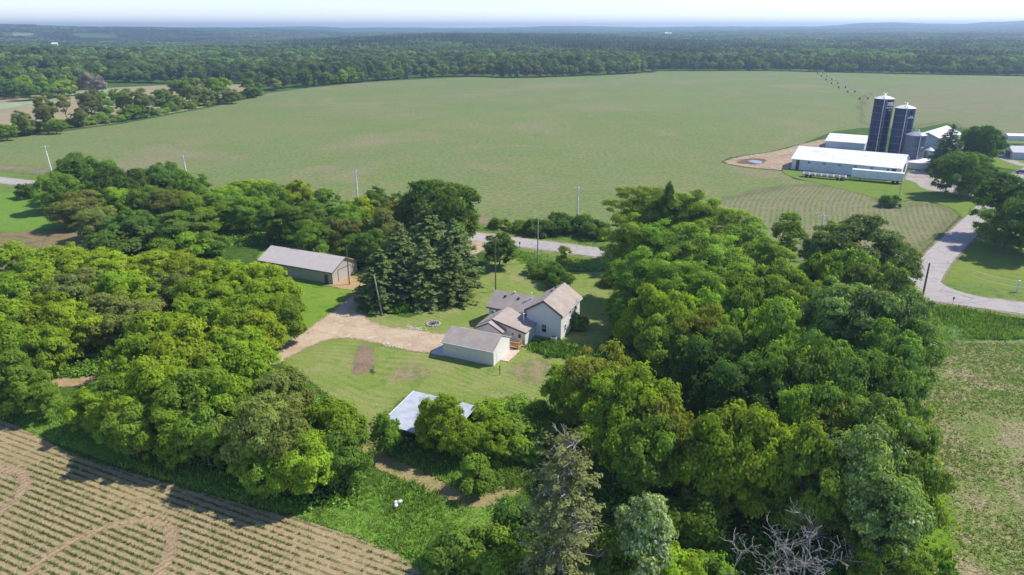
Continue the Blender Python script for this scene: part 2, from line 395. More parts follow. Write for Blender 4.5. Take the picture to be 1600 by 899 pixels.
# near lower-left seedling field
RA = -24.5
def tracks(nt, p, c, nb, nm, nf):
    f = noise(nt, p, 0.12, 4, 0.6)
    c = mixc(nt, math_(nt, 'MULTIPLY', sstep(nt, f, 0.5, 0.66), 0.5), c, (0.39, 0.285, 0.17))
    return c
corn = ground_mat('seedling_field_soil', (0.355, 0.27, 0.145), (0.315, 0.245, 0.125), (0.275, 0.23, 0.11), big=0.08, mid=0.6, fine=7, edge=(0.5, 0.3, 0.8), fineamt=0.38, bump=0.06, extra=tracks,
    rows=[dict(ang=RA, period=0.92, col=(0.1, 0.1, 0.045), amt=0.75, lo=0.12, hi=0.26, brk=1.3)])
CORN = [(-140, 610), (0, 656), (60, 680), (100, 706), (190, 735), (250, 752), (330, 775), (400, 795), (470, 812), (540, 834), (610, 858), (645, 870), (668, 905), (700, 960), (-140, 960)]
_, corn_e = sheet('seedling_field', CORN, 0.04, corn, 1.2)
bare = ground_mat('packed_soil_tracks', (0.385, 0.28, 0.165), (0.34, 0.25, 0.145), None, big=0.1, mid=0.7, fine=6, edge=(1.3, 0.7, 0.9), fineamt=0.35, bump=0.05,
    rows=[dict(ang=62, period=0.8, col=(0.2, 0.15, 0.09), amt=0.7, warp=4, wscale=0.1, brk=1.0)])
TRK = [[(-30, 815), (12, 795), (35, 770), (42, 745), (22, 736), (-20, 730)],
       [(40, 910), (62, 880), (100, 852), (160, 826), (225, 810), (262, 822), (272, 850), (258, 885), (235, 915)]]
trk_e = np.full(LX.shape, -1e9)
for i, t in enumerate(TRK):
    _, e = sheet('soil_track', None, 0.07, bare, 1.0, line=t, width=(0.9, 1.5)); trk_e = np.maximum(trk_e, e)
# lower-right stubble field
stub = ground_mat('stubble_field', (0.29, 0.24, 0.14), (0.215, 0.22, 0.08), (0.155, 0.215, 0.05), big=0.06, mid=0.22, fine=3.2, edge=(1.2, 0.7, 0.5), fineamt=0.6, bump=0.15, thr2=(0.4, 0.68))
sheet('stubble_field', [(1480, 532), (1560, 531), (1760, 536), (1900, 1000), (1400, 1000), (1455, 900), (1470, 800), (1440, 700), (1420, 640), (1440, 580)], 0.04, stub, 2.5)
lime = ground_mat('lime_green_grass', (0.12, 0.22, 0.012), (0.15, 0.235, 0.02), None, big=0.1, mid=0.5, fine=4, edge=(1.6, 1.0, 0.4), fineamt=0.35)
sheet('grass_patch', [(1440, 782), (1475, 772), (1492, 800), (1500, 850), (1490, 890), (1465, 900), (1440, 860)], 0.07, lime, 2.5)
# lawn
def mow(nt, p, c, nb, nm, nf):
    # mowing passes that curve with the yard
    dt = nd(nt, 'ShaderNodeVectorMath', {0: p, 1: (0.42, 0.9, 0)}, operation='DOT_PRODUCT').outputs['Value']
    wv = math_(nt, 'ADD', dt, math_(nt, 'MULTIPLY', noise(nt, p, 0.028, 1), 30))
    x = math_(nt, 'ABSOLUTE', math_(nt, 'SUBTRACT', math_(nt, 'FRACT', math_(nt, 'DIVIDE', wv, 1.35)), 0.5))
    c = mixc(nt, math_(nt, 'MULTIPLY', math_(nt, 'MULTIPLY', sstep(nt, x, 0.1, 0.4), sstep(nt, noise(nt, p, 0.09, 3), 0.38, 0.6)), 0.75), c, (0.255, 0.265, 0.095))
    f = noise(nt, p, 0.16, 4, 0.65)
    c = mixc(nt, math_(nt, 'MULTIPLY', sstep(nt, f, 0.52, 0.68), 0.7), c, (0.29, 0.255, 0.12))
    return c
lawn = ground_mat('mown_lawn', (0.17, 0.235, 0.045), (0.22, 0.255, 0.07), (0.14, 0.215, 0.036), big=0.06, mid=0.35, fine=5, edge=(0.8, 0.5, 0.5), extra=mow, fineamt=0.4, bump=0.05)
_, lawn_e = sheet('lawn', [(415, 560), (470, 520), (505, 470), (530, 446), (560, 452), (600, 490), (650, 500), (700, 462), (740, 420), (800, 394), (850, 430), (900, 425), (960, 425), (985, 470), (960, 520), (930, 545), (900, 575), (870, 600), (850, 640), (800, 660), (760, 640),
      (700, 640), (640, 612), (600, 650), (575, 700), (540, 660), (500, 600)], 0.04, lawn, 1.8)
sheet('lawn', [(395, 392), (470, 380), (520, 400), (560, 440), (540, 470), (500, 510), (440, 545), (415, 552), (425, 530), (470, 480), (470, 440), (420, 440)], 0.05,
      ground_mat('side_lawn', (0.15, 0.25, 0.025), (0.18, 0.265, 0.035), (0.12, 0.21, 0.022), big=0.08, mid=0.4, fine=5, edge=(0.8, 0.5, 0.5), fineamt=0.25, bump=0.04), 1.8)
_, lawn2_e = sheet('lawn', [(1462, 430), (1480, 405), (1548, 352), (1580, 308), (1620, 300), (1900, 330), (1900, 520), (1600, 470), (1510, 462), (1478, 453)], 0.05,
      ground_mat('corner_lawn', (0.15, 0.21, 0.03), (0.185, 0.225, 0.045), (0.13, 0.195, 0.028), big=0.06, mid=0.3, fine=3, edge=(0.6, 0.4, 0.5), fineamt=0.22), 1.5)
sheet('grass_verge', [(1400, 280), (1425, 276), (1470, 300), (1520, 306), (1537, 318), (1530, 335), (1505, 345), (1498, 333), (1478, 322), (1430, 312), (1400, 318), (1372, 311), (1300, 292), (1225, 275), (1222, 262), (1300, 275), (1370, 288)], 0.12,
      ground_mat('farmyard_grass', (0.14, 0.21, 0.03), (0.165, 0.22, 0.045), (0.12, 0.19, 0.028), big=0.06, mid=0.3, fine=3, edge=(0.9, 0.5, 0.5), fineamt=0.22), 1.5)
sheet('lawn', [(1420, 240), (1470, 250), (1560, 262), (1600, 268), (1620, 262), (1600, 250), (1560, 238), (1500, 226), (1440, 232)], 0.11,
      ground_mat('farm_lawn', (0.14, 0.21, 0.03), (0.165, 0.22, 0.045), None, edge=(0.9, 0.5, 0.5)), 1.5)
# tall ditch grass on the right
_, ditch_e = sheet('ditch_grass', [(1380, 468), (1440, 476), (1600, 499), (1760, 520), (1760, 540), (1600, 533), (1480, 534), (1430, 545), (1390, 520)], 0.06,
      ground_mat('ditch_grass', (0.13, 0.25, 0.06), (0.17, 0.28, 0.08), (0.1, 0.2, 0.045), big=0.08, mid=0.5, fine=4, edge=(0.8, 0.5, 0.5), fineamt=0.35, bump=0.2), 1.8)
verge = ground_mat('roadside_verge', (0.13, 0.2, 0.04), (0.17, 0.21, 0.06), (0.09, 0.16, 0.025), big=0.08, mid=0.3, fine=3, edge=(1.2, 0.8, 0.4), fineamt=0.3)
ROAD = [(-120, 268.5), (0, 281.5), (735, 369.5), (850, 384), (965, 399), (1300, 442), (1440, 461), (1600, 482.5), (1760, 505)]
sheet('grass_verge', None, 0.06, verge, 3, line=ROAD, width=24)
shoulder = ground_mat('gravel_shoulder', (0.3, 0.235, 0.155), (0.24, 0.2, 0.11), (0.16, 0.17, 0.06), big=0.1, mid=0.5, fine=4, edge=(0.5, 0.35, 0.8))
sheet('road_shoulder', None, 0.075, shoulder, 1.2, line=ROAD, width=9.6)
def cracks(nt, p, c, nb, nm, nf):
    v = nd(nt, 'ShaderNodeTexVoronoi', {'Scale': 0.16, 'Vector': p}, feature='DISTANCE_TO_EDGE')
    wob = math_(nt, 'ADD', v.outputs['Distance'], math_(nt, 'MULTIPLY', math_(nt, 'SUBTRACT', nm, 0.5), 0.12))
    s = sstep(nt, wob, 0.0, 0.02, 0.5, 0)
    c = mixc(nt, s, c, (0.16, 0.15, 0.15))
    a = math.radians(-24.2)
    dt = nd(nt, 'ShaderNodeVectorMath', {0: p, 1: (-math.sin(a), math.cos(a), 0)}, operation='DOT_PRODUCT').outputs['Value']
    return c
asph = ground_mat('old_grey_asphalt', (0.38, 0.34, 0.31), (0.42, 0.38, 0.35), (0.345, 0.31, 0.285), big=0.05, mid=0.4, fine=6, edge=(0.1, 0.08, 1.0), fineamt=0.12, extra=cracks)
sheet('road', None, 0.11, asph, 0.6, line=ROAD, width=7.4)
SIDE = [(1340, 448), (1400, 452), (1440, 446), (1449, 425), (1475, 393), (1520, 352), (1553, 316), (1580, 290), (1600, 272), (1640, 250)]
sheet('road_shoulder', None, 0.09, shoulder, 1.0, line=SIDE[2:], width=(7.6, 8.5))
sheet('side_road', None, 0.13, asph, 0.6, line=SIDE, width=(6.5, 6.8))
sheet('side_road', [(1440, 430), (1452, 425), (1463, 432), (1468, 442), (1485, 452), (1515, 461.5), (1560, 470), (1500, 476), (1420, 468), (1405, 445)], 0.15, asph, 0.5)
def ruts(nt, p, c, nb, nm, nf):
    dt = nd(nt, 'ShaderNodeVectorMath', {0: p, 1: (0.35, 0.93, 0)}, operation='DOT_PRODUCT').outputs['Value']
    x = math_(nt, 'ABSOLUTE', math_(nt, 'SUBTRACT', math_(nt, 'FRACT', math_(nt, 'DIVIDE', math_(nt, 'ADD', dt, math_(nt, 'MULTIPLY', noise(nt, p, 0.06, 2), 14)), 1.7)), 0.5))
    c = mixc(nt, math_(nt, 'MULTIPLY', sstep(nt, x, 0.25, 0.42), 0.14), c, (0.33, 0.235, 0.15))
    return mixc(nt, math_(nt, 'MULTIPLY', sstep(nt, noise(nt, p, 0.28, 5, 0.7), 0.48, 0.66), 0.6), c, (0.4, 0.28, 0.18))
gravel = ground_mat('gravel_drive', (0.5, 0.39, 0.27), (0.41, 0.3, 0.195), (0.56, 0.465, 0.36), big=0.15, mid=0.4, fine=6, edge=(0.9, 0.6, 0.6), extra=ruts, fineamt=0.18, thr2=(0.54, 0.7))
yard = ground_mat('yard_gravel', (0.36, 0.315, 0.28), (0.31, 0.265, 0.225), (0.4, 0.36, 0.33), big=0.08, mid=0.3, fine=4, edge=(0.7, 0.4, 0.5), fineamt=0.15)
sheet('farmyard', [(1418, 268), (1445, 266), (1480, 274), (1530, 286), (1560, 288), (1590, 280), (1575, 300), (1545, 318), (1520, 309), (1470, 301), (1440, 296), (1428, 284), (1412, 282)], 0.16, yard, 1.4)
sheet('farm_lane', None, 0.14, yard, 1, line=[(1700, 268), (1610, 262), (1585, 255), (1560, 244), (1535, 238)], width=5)
drive = gravel
sheet('driveway', [(400, 560), (424, 551), (470, 521), (516, 491), (528, 480), (543, 468), (560, 458), (584, 462), (576, 482), (568, 499), (600, 511), (649, 516), (691, 524), (735, 522), (745, 548), (690, 549), (667, 553), (620, 545), (593, 538), (548, 528), (512, 530), (480, 544), (445, 563), (418, 576)], 0.09, gravel, 1.2, smooth=2)
sheet('driveway', None, 0.08, ground_mat('dirt_track', (0.4, 0.27, 0.16), (0.34, 0.225, 0.13), (0.28, 0.24, 0.1), big=0.2, mid=0.5, fine=5, edge=(0.6, 0.4, 0.6)), 1.2,
      line=[(430, 552), (360, 573), (260, 585), (160, 594), (60, 602), (-80, 606)], width=3.0)
sheet('driveway', None, 0.10, gravel, 1.2, line=[(565, 470), (600, 450), (660, 425), (715, 400), (745, 385), (765, 372)], width=(5.5, 7.5))
sheet('dirt_apron', [(510, 447), (520, 440), (555, 425), (575, 425), (580, 445), (560, 455), (535, 452)], 0.10,
      ground_mat('orange_dirt', (0.42, 0.29, 0.15), (0.37, 0.25, 0.125), None, edge=(0.5, 0.35, 0.6)), 1.2)
sheet('soil_patch', [(561, 541), (567, 539), (574, 542), (581, 541), (582, 556), (586, 562), (582, 574), (585, 585), (570, 582), (560, 587), (549, 585), (554, 572), (553, 562), (559, 551)], 0.06,
      ground_mat('mulch_patch', (0.19, 0.135, 0.085), (0.24, 0.175, 0.115), None, big=0.2, mid=0.9, fine=5, edge=(0.9, 0.5, 1.0), fineamt=0.5, thr=(.4, .55)), 1.2, smooth=0)
thin = ground_mat('worn_turf', (0.28, 0.215, 0.13), (0.22, 0.21, 0.09), (0.17, 0.19, 0.06), big=0.15, mid=0.6, fine=6, edge=(1.8, 1.6, 0.25), thr2=(0.45, 0.6))
sheet('worn_turf', [(615, 578), (640, 570), (665, 572), (668, 588), (640, 596), (612, 592)], 0.06, thin, 3.2)
sheet('worn_turf', [(800, 575), (830, 560), (860, 568), (868, 590), (830, 600), (805, 590)], 0.07, thin, 3.2)
sheet('dirt_path', None, 0.07, ground_mat('mown_path', (0.3, 0.235, 0.11), (0.25, 0.215, 0.09), (0.19, 0.2, 0.06), big=0.15, mid=0.5, fine=5, edge=(0.5, 0.35, 0.7)), 1.2,
      line=[(572, 668), (575, 700), (596, 722), (640, 742), (690, 768), (738, 784), (778, 778), (808, 752), (828, 720), (838, 690)], width=(3.2, 2.6))
meadow = ground_mat('meadow_grass', (0.15, 0.28, 0.035), (0.19, 0.31, 0.05), (0.12, 0.23, 0.03), big=0.1, mid=0.5, fine=4, edge=(0.7, 0.5, 0.6), fineamt=0.4, bump=0.25)
_, mead_e = sheet('meadow', [(500, 800), (560, 770), (600, 742), (650, 757), (700, 780), (740, 795), (790, 790), (850, 800), (860, 960), (680, 960), (655, 880), (560, 840), (490, 815)], 0.06, meadow, 1.8)
_, mead2_e = sheet('meadow', [(600, 700), (640, 690), (800, 700), (815, 730), (790, 765), (740, 772), (690, 752), (650, 730), (610, 716)], 0.06, meadow, 1.8)
_, mead3_e = sheet('meadow', [(20, 640), (60, 618), (130, 625), (180, 700), (330, 735), (430, 770), (480, 800), (560, 832), (400, 790), (250, 748), (110, 702), (30, 668)], 0.05, meadow, 1.8)
# ================================================================ TREES: geometry
R_ = np.random.default_rng
def unit(rng, n):
    d = rng.normal(size=(n, 3)); return d/np.linalg.norm(d, axis=1)[:, None]
def leaf_quads(rng, C, Nrm, size, aspect=1.5):
    """one small bent-diamond leaf clump per centre"""
    n = len(C); r = rng.normal(size=(n, 3)); t = np.cross(Nrm, r); t /= np.linalg.norm(t, axis=1)[:, None]+1e-9
    b = np.cross(Nrm, t); s = size[:, None]
    k = (0.75+0.5*rng.random((n, 4)))[:, :, None]
    V = np.stack([C+t*s*aspect*.5*k[:, 0], C+b*s*.5*k[:, 1]+Nrm*s*.12, C-t*s*aspect*.5*k[:, 2], C-b*s*.5*k[:, 3]+Nrm*s*.12], 1).reshape(-1, 3)
    return V, np.arange(4*n).reshape(-1, 4)
def crown_lobes(rng, rx, rz, zc, nl, lr, shape='round'):
    d = unit(rng, nl); d[:, 2] = np.abs(d[:, 2])*rng.choice([1, 1, -0.8], nl)
    ph = np.arctan2(d[:, 1], d[:, 0]); p1, p2, p3 = rng.random(3)*6.28
    amp = 1+.2*np.sin(2*ph+p1)+.15*np.sin(3*ph+p2)+.12*np.sin(5*ph+p3+d[:, 2]*4)
    rad = (0.42+0.62*rng.random(nl)**0.55)*amp
    if shape == 'open': rad = (0.4+0.7*rng.random(nl))*amp
    c = d*np.array([rx, rx, rz])*rad[:, None]*.95; c[:, 2] = c[:, 2]/np.maximum(amp, .9)+zc
    r = lr*(0.5+0.95*rng.random(nl)**1.4)
    return c, r
def make_crown(seed, rx=5, rz=4.6, zc=7, nl=34, lr=1.55, n=11000, size=0.36, shape='round', flat=0.75, fuzz=0.16, silver=0.0):
    rng = R_(seed); c, r = crown_lobes(rng, rx, rz, zc, nl, lr, shape)
    p = r**2/np.sum(r**2); li = rng.choice(nl, n, p=p)
    d = unit(rng, n)
    out = c[li]-np.array([0, 0, zc-rz*.3]); out /= np.linalg.norm(out, axis=1)[:, None]+1e-9
    flip = (np.sum(d*out, 1) < -0.25) & (rng.random(n) < 0.75); d[flip] *= -1
    low = (d[:, 2] < -0.3) & (rng.random(n) < 0.5); d[low, 2] *= -1
    rr_ = r[li]*(1+rng.normal(size=n)*fuzz)
    # leafy sprays on every lobe, with gaps between them
    sp = 15; sdir = unit(rng, nl*sp); srad = 0.7+0.6*rng.random(nl*sp); stn = rng.random(nl*sp)
    k_ = li*sp+rng.integers(0, sp, n); sd = sdir[k_]
    so_ = np.sum(sd*out, 1); bad = so_ < -0.3; sd[bad] *= -1
    lowm = sd[:, 2] < -0.35; sd[lowm, 2] *= -1
    g_ = rng.normal(size=(n, 3))*np.array([1, 1, .5])*(.24*r[li])[:, None]*(1+fuzz)
    C = c[li]+sd*(r[li]*srad[k_])[:, None]*np.array([1, 1, flat])+g_
    near = k_ % 90; d2 = sd
    Nr = d2*0.8+g_/(.2*r[li])[:, None]*.3+unit(rng, n)*0.55+np.array([0, 0, 0.45]); Nr /= np.linalg.norm(Nr, axis=1)[:, None]
    V, Fq = leaf_quads(rng, C, Nr, size*(0.6+0.8*rng.random(n)))
    lt = rng.random(nl); tint = np.clip(0.28*lt[li]+0.3*rng.random(n)+0.42*stn[k_], 0, 1)
    kf = (rng.random(n) < silver).astype(float)
    return V, Fq, np.repeat(tint, 1), kf, c
def crown_mesh(name, seed, m, **kw):
    V, Fq, tint, kf, c = make_crown(seed, **kw)
    return npmesh(name, V, Fq, m, {'tint': ('FACE', tint), 'kindf': ('FACE', kf)}), c
def limbs(seed, c, zc, r0=0.28, n=7, lean=0.3):
    rng = random.Random(seed); b = MB()
    top = zc*0.95
    pts = [(0, 0, -0.3), (lean*.1, 0, top*.2), (lean*.4, lean*.2, top*.5), (lean*.7, lean*.2, top*.8), (lean, lean*.3, top*1.05)]
    b.tube(pts, [r0*1.35, r0, r0*.8, r0*.55, r0*.2], 8)
    sel = rng.sample(range(len(c)), min(n, len(c)))
    for i in sel:
        e = Vector(c[i]); s = Vector((lean*.4, lean*.2, min(top*(0.3+0.4*rng.random()), max(e.z*.7, .8))))
        m_ = s.lerp(e, .5)+Vector((rng.uniform(-.4, .4), rng.uniform(-.4, .4), -.35))
        b.tube([s, m_, e], [r0*.5, r0*.3, r0*.1], 6)
    return b
def spruce_mesh(name, seed, m, h=15, R=3.6, tiers=26, nb=13, per=64, size=0.24, droop=0.24, gap=0.0, pw=0.72):
    rng = R_(seed); Cs = []; Ns = []; ts = []
    for ti in range(tiers):
        t = ti/(tiers-1); z = h*(0.05+0.93*t); R1 = R*(1-t)**pw*(0.85+0.3*rng.random())+0.12
        for k in range(nb if t < .8 else 7):
            if rng.random() < gap: continue
            a = rng.random()*2*math.pi; L = R1*(0.75+0.4*rng.random()); n = max(5, int(per*L/R))
            s = rng.random(n)**0.7; wd = 0.35*L*(1-s*0.75)*(rng.random(n)-.5)*1.4+rng.normal(size=n)*.05
            x = s*L*math.cos(a)-wd*math.sin(a); y = s*L*math.sin(a)+wd*math.cos(a)
            zz = z-droop*s*L+0.16*(s**2)*L+rng.normal(size=n)*0.1
            Cs.append(np.stack([x, y, zz], 1)); tt_ = rng.random()
            ts.append(np.clip(0.45*tt_+.3*s+.25*rng.random(n), 0, 1))
            nn = np.stack([math.cos(a)*.5+rng.normal(size=n)*.35, math.sin(a)*.5+rng.normal(size=n)*.35, 0.7+rng.normal(size=n)*.3], 1); Ns.append(nn)
    C = np.concatenate(Cs); Nn = np.concatenate(Ns); Nn /= np.linalg.norm(Nn, axis=1)[:, None]; tint = np.concatenate(ts)
    V, Fq = leaf_quads(rng, C, Nn, size*(0.6+0.8*rng.random(len(C))), 1.7)
    return npmesh(name, V, Fq, m, {'tint': ('FACE', tint), 'kindf': ('FACE', tint*0)})
def branchy(seed, h, spread, levels=4, r0=0.22, up=0.5):
    rng = random.Random(seed); b = MB()
    def grow(p, d, L, r, lv):
        pts = [p]; rs = [r]; q = p
        for i in range(4):
            d = (d+Vector((rng.uniform(-.28, .28), rng.uniform(-.28, .28), rng.uniform(-.1, .16)))).normalized()
            q = q+d*L/4; pts.append(q); rs.append(r*(1-.17*(i+1)))
        b.tube(pts, rs, 6 if lv > 1 else 5)
        if lv <= 0: return
        for k in range(rng.choice((2, 3, 3))):
            i = rng.choice((2, 3, 4)); a = rng.uniform(0, 6.28)
            nd_ = (d*0.75+Vector((math.cos(a)*spread, math.sin(a)*spread, rng.uniform(-.05, up)))).normalized()
            grow(pts[i], nd_, L*rng.uniform(.5, .75), rs[i]*.62, lv-1)
    grow(Vector((0, 0, -0.3)), Vector((rng.uniform(-.15, .15), rng.uniform(-.15, .15), 1)), h*.42, r0, levels)
    return b
LEAF = leafmat('leaves', tintlo=0.7, tinthi=1.4, trans=0.46)
LEAFS = leafmat('silver_leaves', tintlo=0.7, tinthi=1.4, trans=0.35, alt=(0.5, 0.53, 0.38))
NEED = leafmat('spruce_needles', tintlo=0.5, tinthi=1.5, trans=0.12)
BARK = simple('bark', (0.16, 0.12, 0.09), 0.95, var=0.25, scale=6)
BARKG = simple('weathered_grey_wood', (0.47, 0.42, 0.38), 0.9, var=0.2, scale=5)
KIND = {}
def kind(k, meshes, nomh, nomw, leafy='crown'):
    KIND[k] = dict(v=meshes, h=nomh, w=nomw, leafy=leafy, n=0)
def mk(k, seeds, r0=0.28, mat_=None, trunkz=None, lean=0.3, nlimb=7, **kw):
    out = []
    for s in seeds:
        me, c = crown_mesh(k+'_crown', s, mat_ or LEAF, **kw)
        tb = limbs(s, c, kw.get('zc', 7), r0, nlimb, lean)
        tm = bpy.data.meshes.new(k+'_trunk'); tm.from_pydata(tb.v, [], tb.f); tm.materials.append(BARK); tm.update()
        out.append((me, tm))
    kind(k, out, kw.get('zc', 7)+kw.get('rz', 4.6)*.92, 2*kw.get('rx', 5)*1.12)
mk('broad', (11, 12, 13, 14, 15), rz=5.9, zc=6.1, n=27000, size=.27, nl=80, lr=1.15, fuzz=.2)
mk('wide', (91, 92, 93, 94, 95), rx=7.8, rz=6.2, zc=5.6, nl=150, lr=1.3, n=50000, size=.3, fuzz=.22, r0=.34, nlimb=12)
mk('box', (21, 22, 23, 24, 25), rx=4.6, rz=4.8, zc=4.9, nl=74, lr=1.0, n=24000, size=.28, fuzz=.25)
mk('tall', (31, 32, 33), rx=4.2, rz=7.5, zc=10, nl=84, lr=1.15, n=28000, size=.27, r0=.35, fuzz=.2)
mk('locust', (41, 42, 43), rx=5, rz=7.5, zc=11, nl=90, lr=1.1, n=30000, size=.22, fuzz=.3, flat=.6, r0=.35, shape='open')
mk('thin', (51, 52), rx=3, rz=4.5, zc=7, nl=16, lr=1.0, n=3600, size=.3, fuzz=.3, r0=.16, shape='open', nlimb=12)
mk('bush', (61, 62, 63), rx=2.4, rz=1.7, zc=1.3, nl=22, lr=.85, n=8000, size=.22, r0=.08, nlimb=5)
mk('silver', (71, 72), rx=4, rz=4.6, zc=5.5, nl=40, lr=1.1, n=14000, size=.3, mat_=LEAFS, silver=.3, fuzz=.2, flat=1.0)
mk('silvertall', (73, 74), rx=5, rz=6.2, zc=9.5, nl=70, lr=1.2, n=26000, size=.28, mat_=LEAFS, silver=.06, fuzz=.2, r0=.35)
mk('farbroad', (81, 82, 83, 84), rx=6, rz=8.5, zc=8.4, nl=60, lr=1.9, n=3600, size=.9, fuzz=.18, r0=.3, nlimb=3)
def conif(k, seeds, h, Rr, **kw):
    out = []
    for s in seeds:
        me = spruce_mesh(k+'_crown', s, NEED, h=h, R=Rr, **kw)
        tb = MB().tube([(0, 0, -.3), (0, 0, h*.5), (0.05, 0, h*.96)], [.3, .2, .04], 8)
        tm = bpy.data.meshes.new(k+'_trunk'); tm.from_pydata(tb.v, [], tb.f); tm.materials.append(BARK); tm.update()
        out.append((me, tm))
    kind(k, out, h, 2*Rr)
conif('spruce', (1, 2, 3), 15, 3.9)
conif('farpine', (4, 5), 15, 3.4, tiers=12, nb=8, per=10, size=1.1)
# thin old pine with bare grey branches
out = []
for s in (6,):
    me = spruce_mesh('pine_crown', s, NEED, h=18, R=4.2, tiers=24, nb=11, per=90, size=.19, droop=.1, gap=.3, pw=0.32)
    rng = random.Random(5); tb = MB().tube([(0, 0, -.3), (.1, 0, 9), (0, .1, 17.6)], [.32, .22, .04], 8)
    for k in range(120):
        z = rng.uniform(2.5, 17); a = rng.uniform(0, 6.28); L = 4.3*(1-z/19)**.55*rng.uniform(.6, 1.05)
        p1 = Vector((math.cos(a)*L*.5, math.sin(a)*L*.5, z+.1)); p2 = Vector((math.cos(a+.15)*L, math.sin(a+.15)*L, z+rng.uniform(-.5, .6)))
        tb.tube([(0, 0, z), p1, p2], [.06, .045, .015], 4)
        for q in range(3):
            e = p1.lerp(p2, rng.random()); tb.tube([e, e+Vector((rng.uniform(-.7, .7), rng.uniform(-.7, .7), rng.uniform(-.2, .5)))], [.03, .01], 4)
    tm = bpy.data.meshes.new('pine_trunk'); tm.from_pydata(tb.v, [], tb.f); tm.materials.append(BARKG); tm.update()
    out.append((me, tm))
kind('oldpine', out, 18, 8.4)
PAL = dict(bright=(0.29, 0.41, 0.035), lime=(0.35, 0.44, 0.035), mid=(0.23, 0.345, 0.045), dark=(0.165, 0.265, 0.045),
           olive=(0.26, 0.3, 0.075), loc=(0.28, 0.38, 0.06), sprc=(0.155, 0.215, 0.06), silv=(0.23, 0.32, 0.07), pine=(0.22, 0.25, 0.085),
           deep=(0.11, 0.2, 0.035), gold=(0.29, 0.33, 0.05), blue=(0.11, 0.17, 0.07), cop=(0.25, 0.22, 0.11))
TREES = []
trng = random.Random(77)
NAMES = dict(spruce='spruce_tree', farpine='pine_tree', oldpine='pine_tree', bush='shrub')
def tree(k, pal, u, v, h, wpx, label, group=None, ground=False, col=None, wm=None):
    K = KIND[k]; i = K['n'] % len(K['v']); K['n'] += 1
    x, y = G(u, v, 0 if ground else h*0.96)
    z0 = float(zterrain(x, y)[0])
    wid = wm or wpx/pxm(x, y, h*.6)
    cm, tm = K['v'][i]
    nm = NAMES.get(k, 'tree')
    r = empty(nm, (x, y, z0), trng.uniform(0, 6.28))
    sz = h/K['h']; sx = wid/K['w']
    r.scale = (sx, sx, sz)
    t = obj('stem' if k == 'bush' else 'trunk', tm, r); c = obj('foliage' if k == 'bush' else 'crown', cm, r)
    p = col or PAL[pal]; f = trng.uniform(.88, 1.12); g = trng.uniform(.93, 1.07)
    c.color = (p[0]*f*g, p[1]*f, p[2]*f/g, 1)
    tag(r, label, 'shrub' if k == 'bush' else 'tree', group)
    TREES.append((x, y, wid/2, h))
    return r
# ================================================================ TREES: placed one by one
def T(rows, group):
    for row in rows:
        row = list(row); m_per = row[5]/pxm(*G(row[2], row[3], row[4]*.9), row[4]*.6)
        if row[0] == 'broad' and m_per/row[4] > 1.15: row[0] = 'wide'
        tree(*row, group=group)
g = 'trees of the shelterbelt along the road'
T([
('broad','dark',128,250,14,105,'big dark green tree at the left tip of the roadside tree belt, by the road'),
('broad','dark',178,268,13,80,'dark tree with an uneven top just right of the belt\'s left end tree'),
('broad','mid',90,278,11,70,'dark low-branched tree overhanging the road end at the far left of the belt'),
('broad','olive',118,308,9,90,'grey-olive spreading tree at the front left corner of the roadside belt'),
('box','bright',178,300,9,60,'small bright yellow-green tree in front of the belt\'s dark left trees'),
('broad','dark',215,272,11,62,'dark tree against the crop field, third from the left of the belt'),
('broad','dark',250,262,12,80,'wide dark dome-shaped tree at the back of the belt under the second utility pole'),
('broad','mid',290,274,10,62,'tree at the back of the belt just right of the wide dark dome'),
('broad','mid',225,300,10,70,'mid green tree in the middle of the belt, behind the ploughed corner'),
('broad','olive',262,300,11,66,'olive tree in the middle of the belt with thin upper twigs'),
('broad','mid',300,315,11,70,'tree above the round bright shrub, in the middle row of the belt'),
('tall','dark',272,335,10,60,'narrow dark tree at the front edge of the belt above the deep shadow'),
('broad','olive',150,330,8,66,'low olive tree whose shade falls on the ploughed corner'),
('broad','dark',205,335,8,70,'dark thicket tree behind the rounded shrub by the ploughed corner'),
('tall','mid',325,308,11,56,'leafy tree at the front right of the belt\'s left half, beside the lawn strip'),
('broad','mid',345,300,11,66,'mid green tree in the back row left of the pole shed'),
('box','bright',380,284,10,78,'light green broad tree at the back of the belt, left of the yellow one'),
('broad','mid',418,292,10,70,'rounded tree at the back of the belt above the shed\'s left end'),
('box','lime',462,287,10,48,'yellow-green tree poking from the back row behind the pole shed'),
('broad','mid',385,310,10,62,'tree in the front row above the left end of the shed roof'),
('broad','mid',432,322,10,64,'tree in the front row straight behind the shed roof'),
('broad','dark',470,320,11,70,'dark tree in the middle row behind the shed'),
('broad','mid',505,305,10,62,'tree at the back of the belt left of the third utility pole'),
('broad','mid',490,350,10,60,'small tree right behind the ridge of the pole shed'),
('broad','olive',530,345,10,60,'olive tree with bare twigs behind the shed\'s right end'),
('box','lime',562,312,10,58,'lime green tree below the third utility pole'),
('broad','dark',590,298,11,52,'dark tree in the back row right of the lime green one'),
('broad','mid',540,322,10,56,'tree in the middle row left of the lime green one'),
('broad','olive',600,338,11,60,'grey-olive tree between the lime green one and the spruces'),
('broad','olive',622,312,12,56,'pale olive tree left of the big round dark crown'),
('box','mid',540,375,6,40,'small bright tree at the right gable of the shed'),
('broad','dark',575,365,9,60,'shaded tree between the shed and the spruces'),
('broad','dark',660,284,17,92,'left half of the great dark crown pair by the road'),
('broad','dark',702,290,17,92,'great round dark tree closing the belt beside the driveway mouth'),
], g)
g = 'shrubs below the shelterbelt'
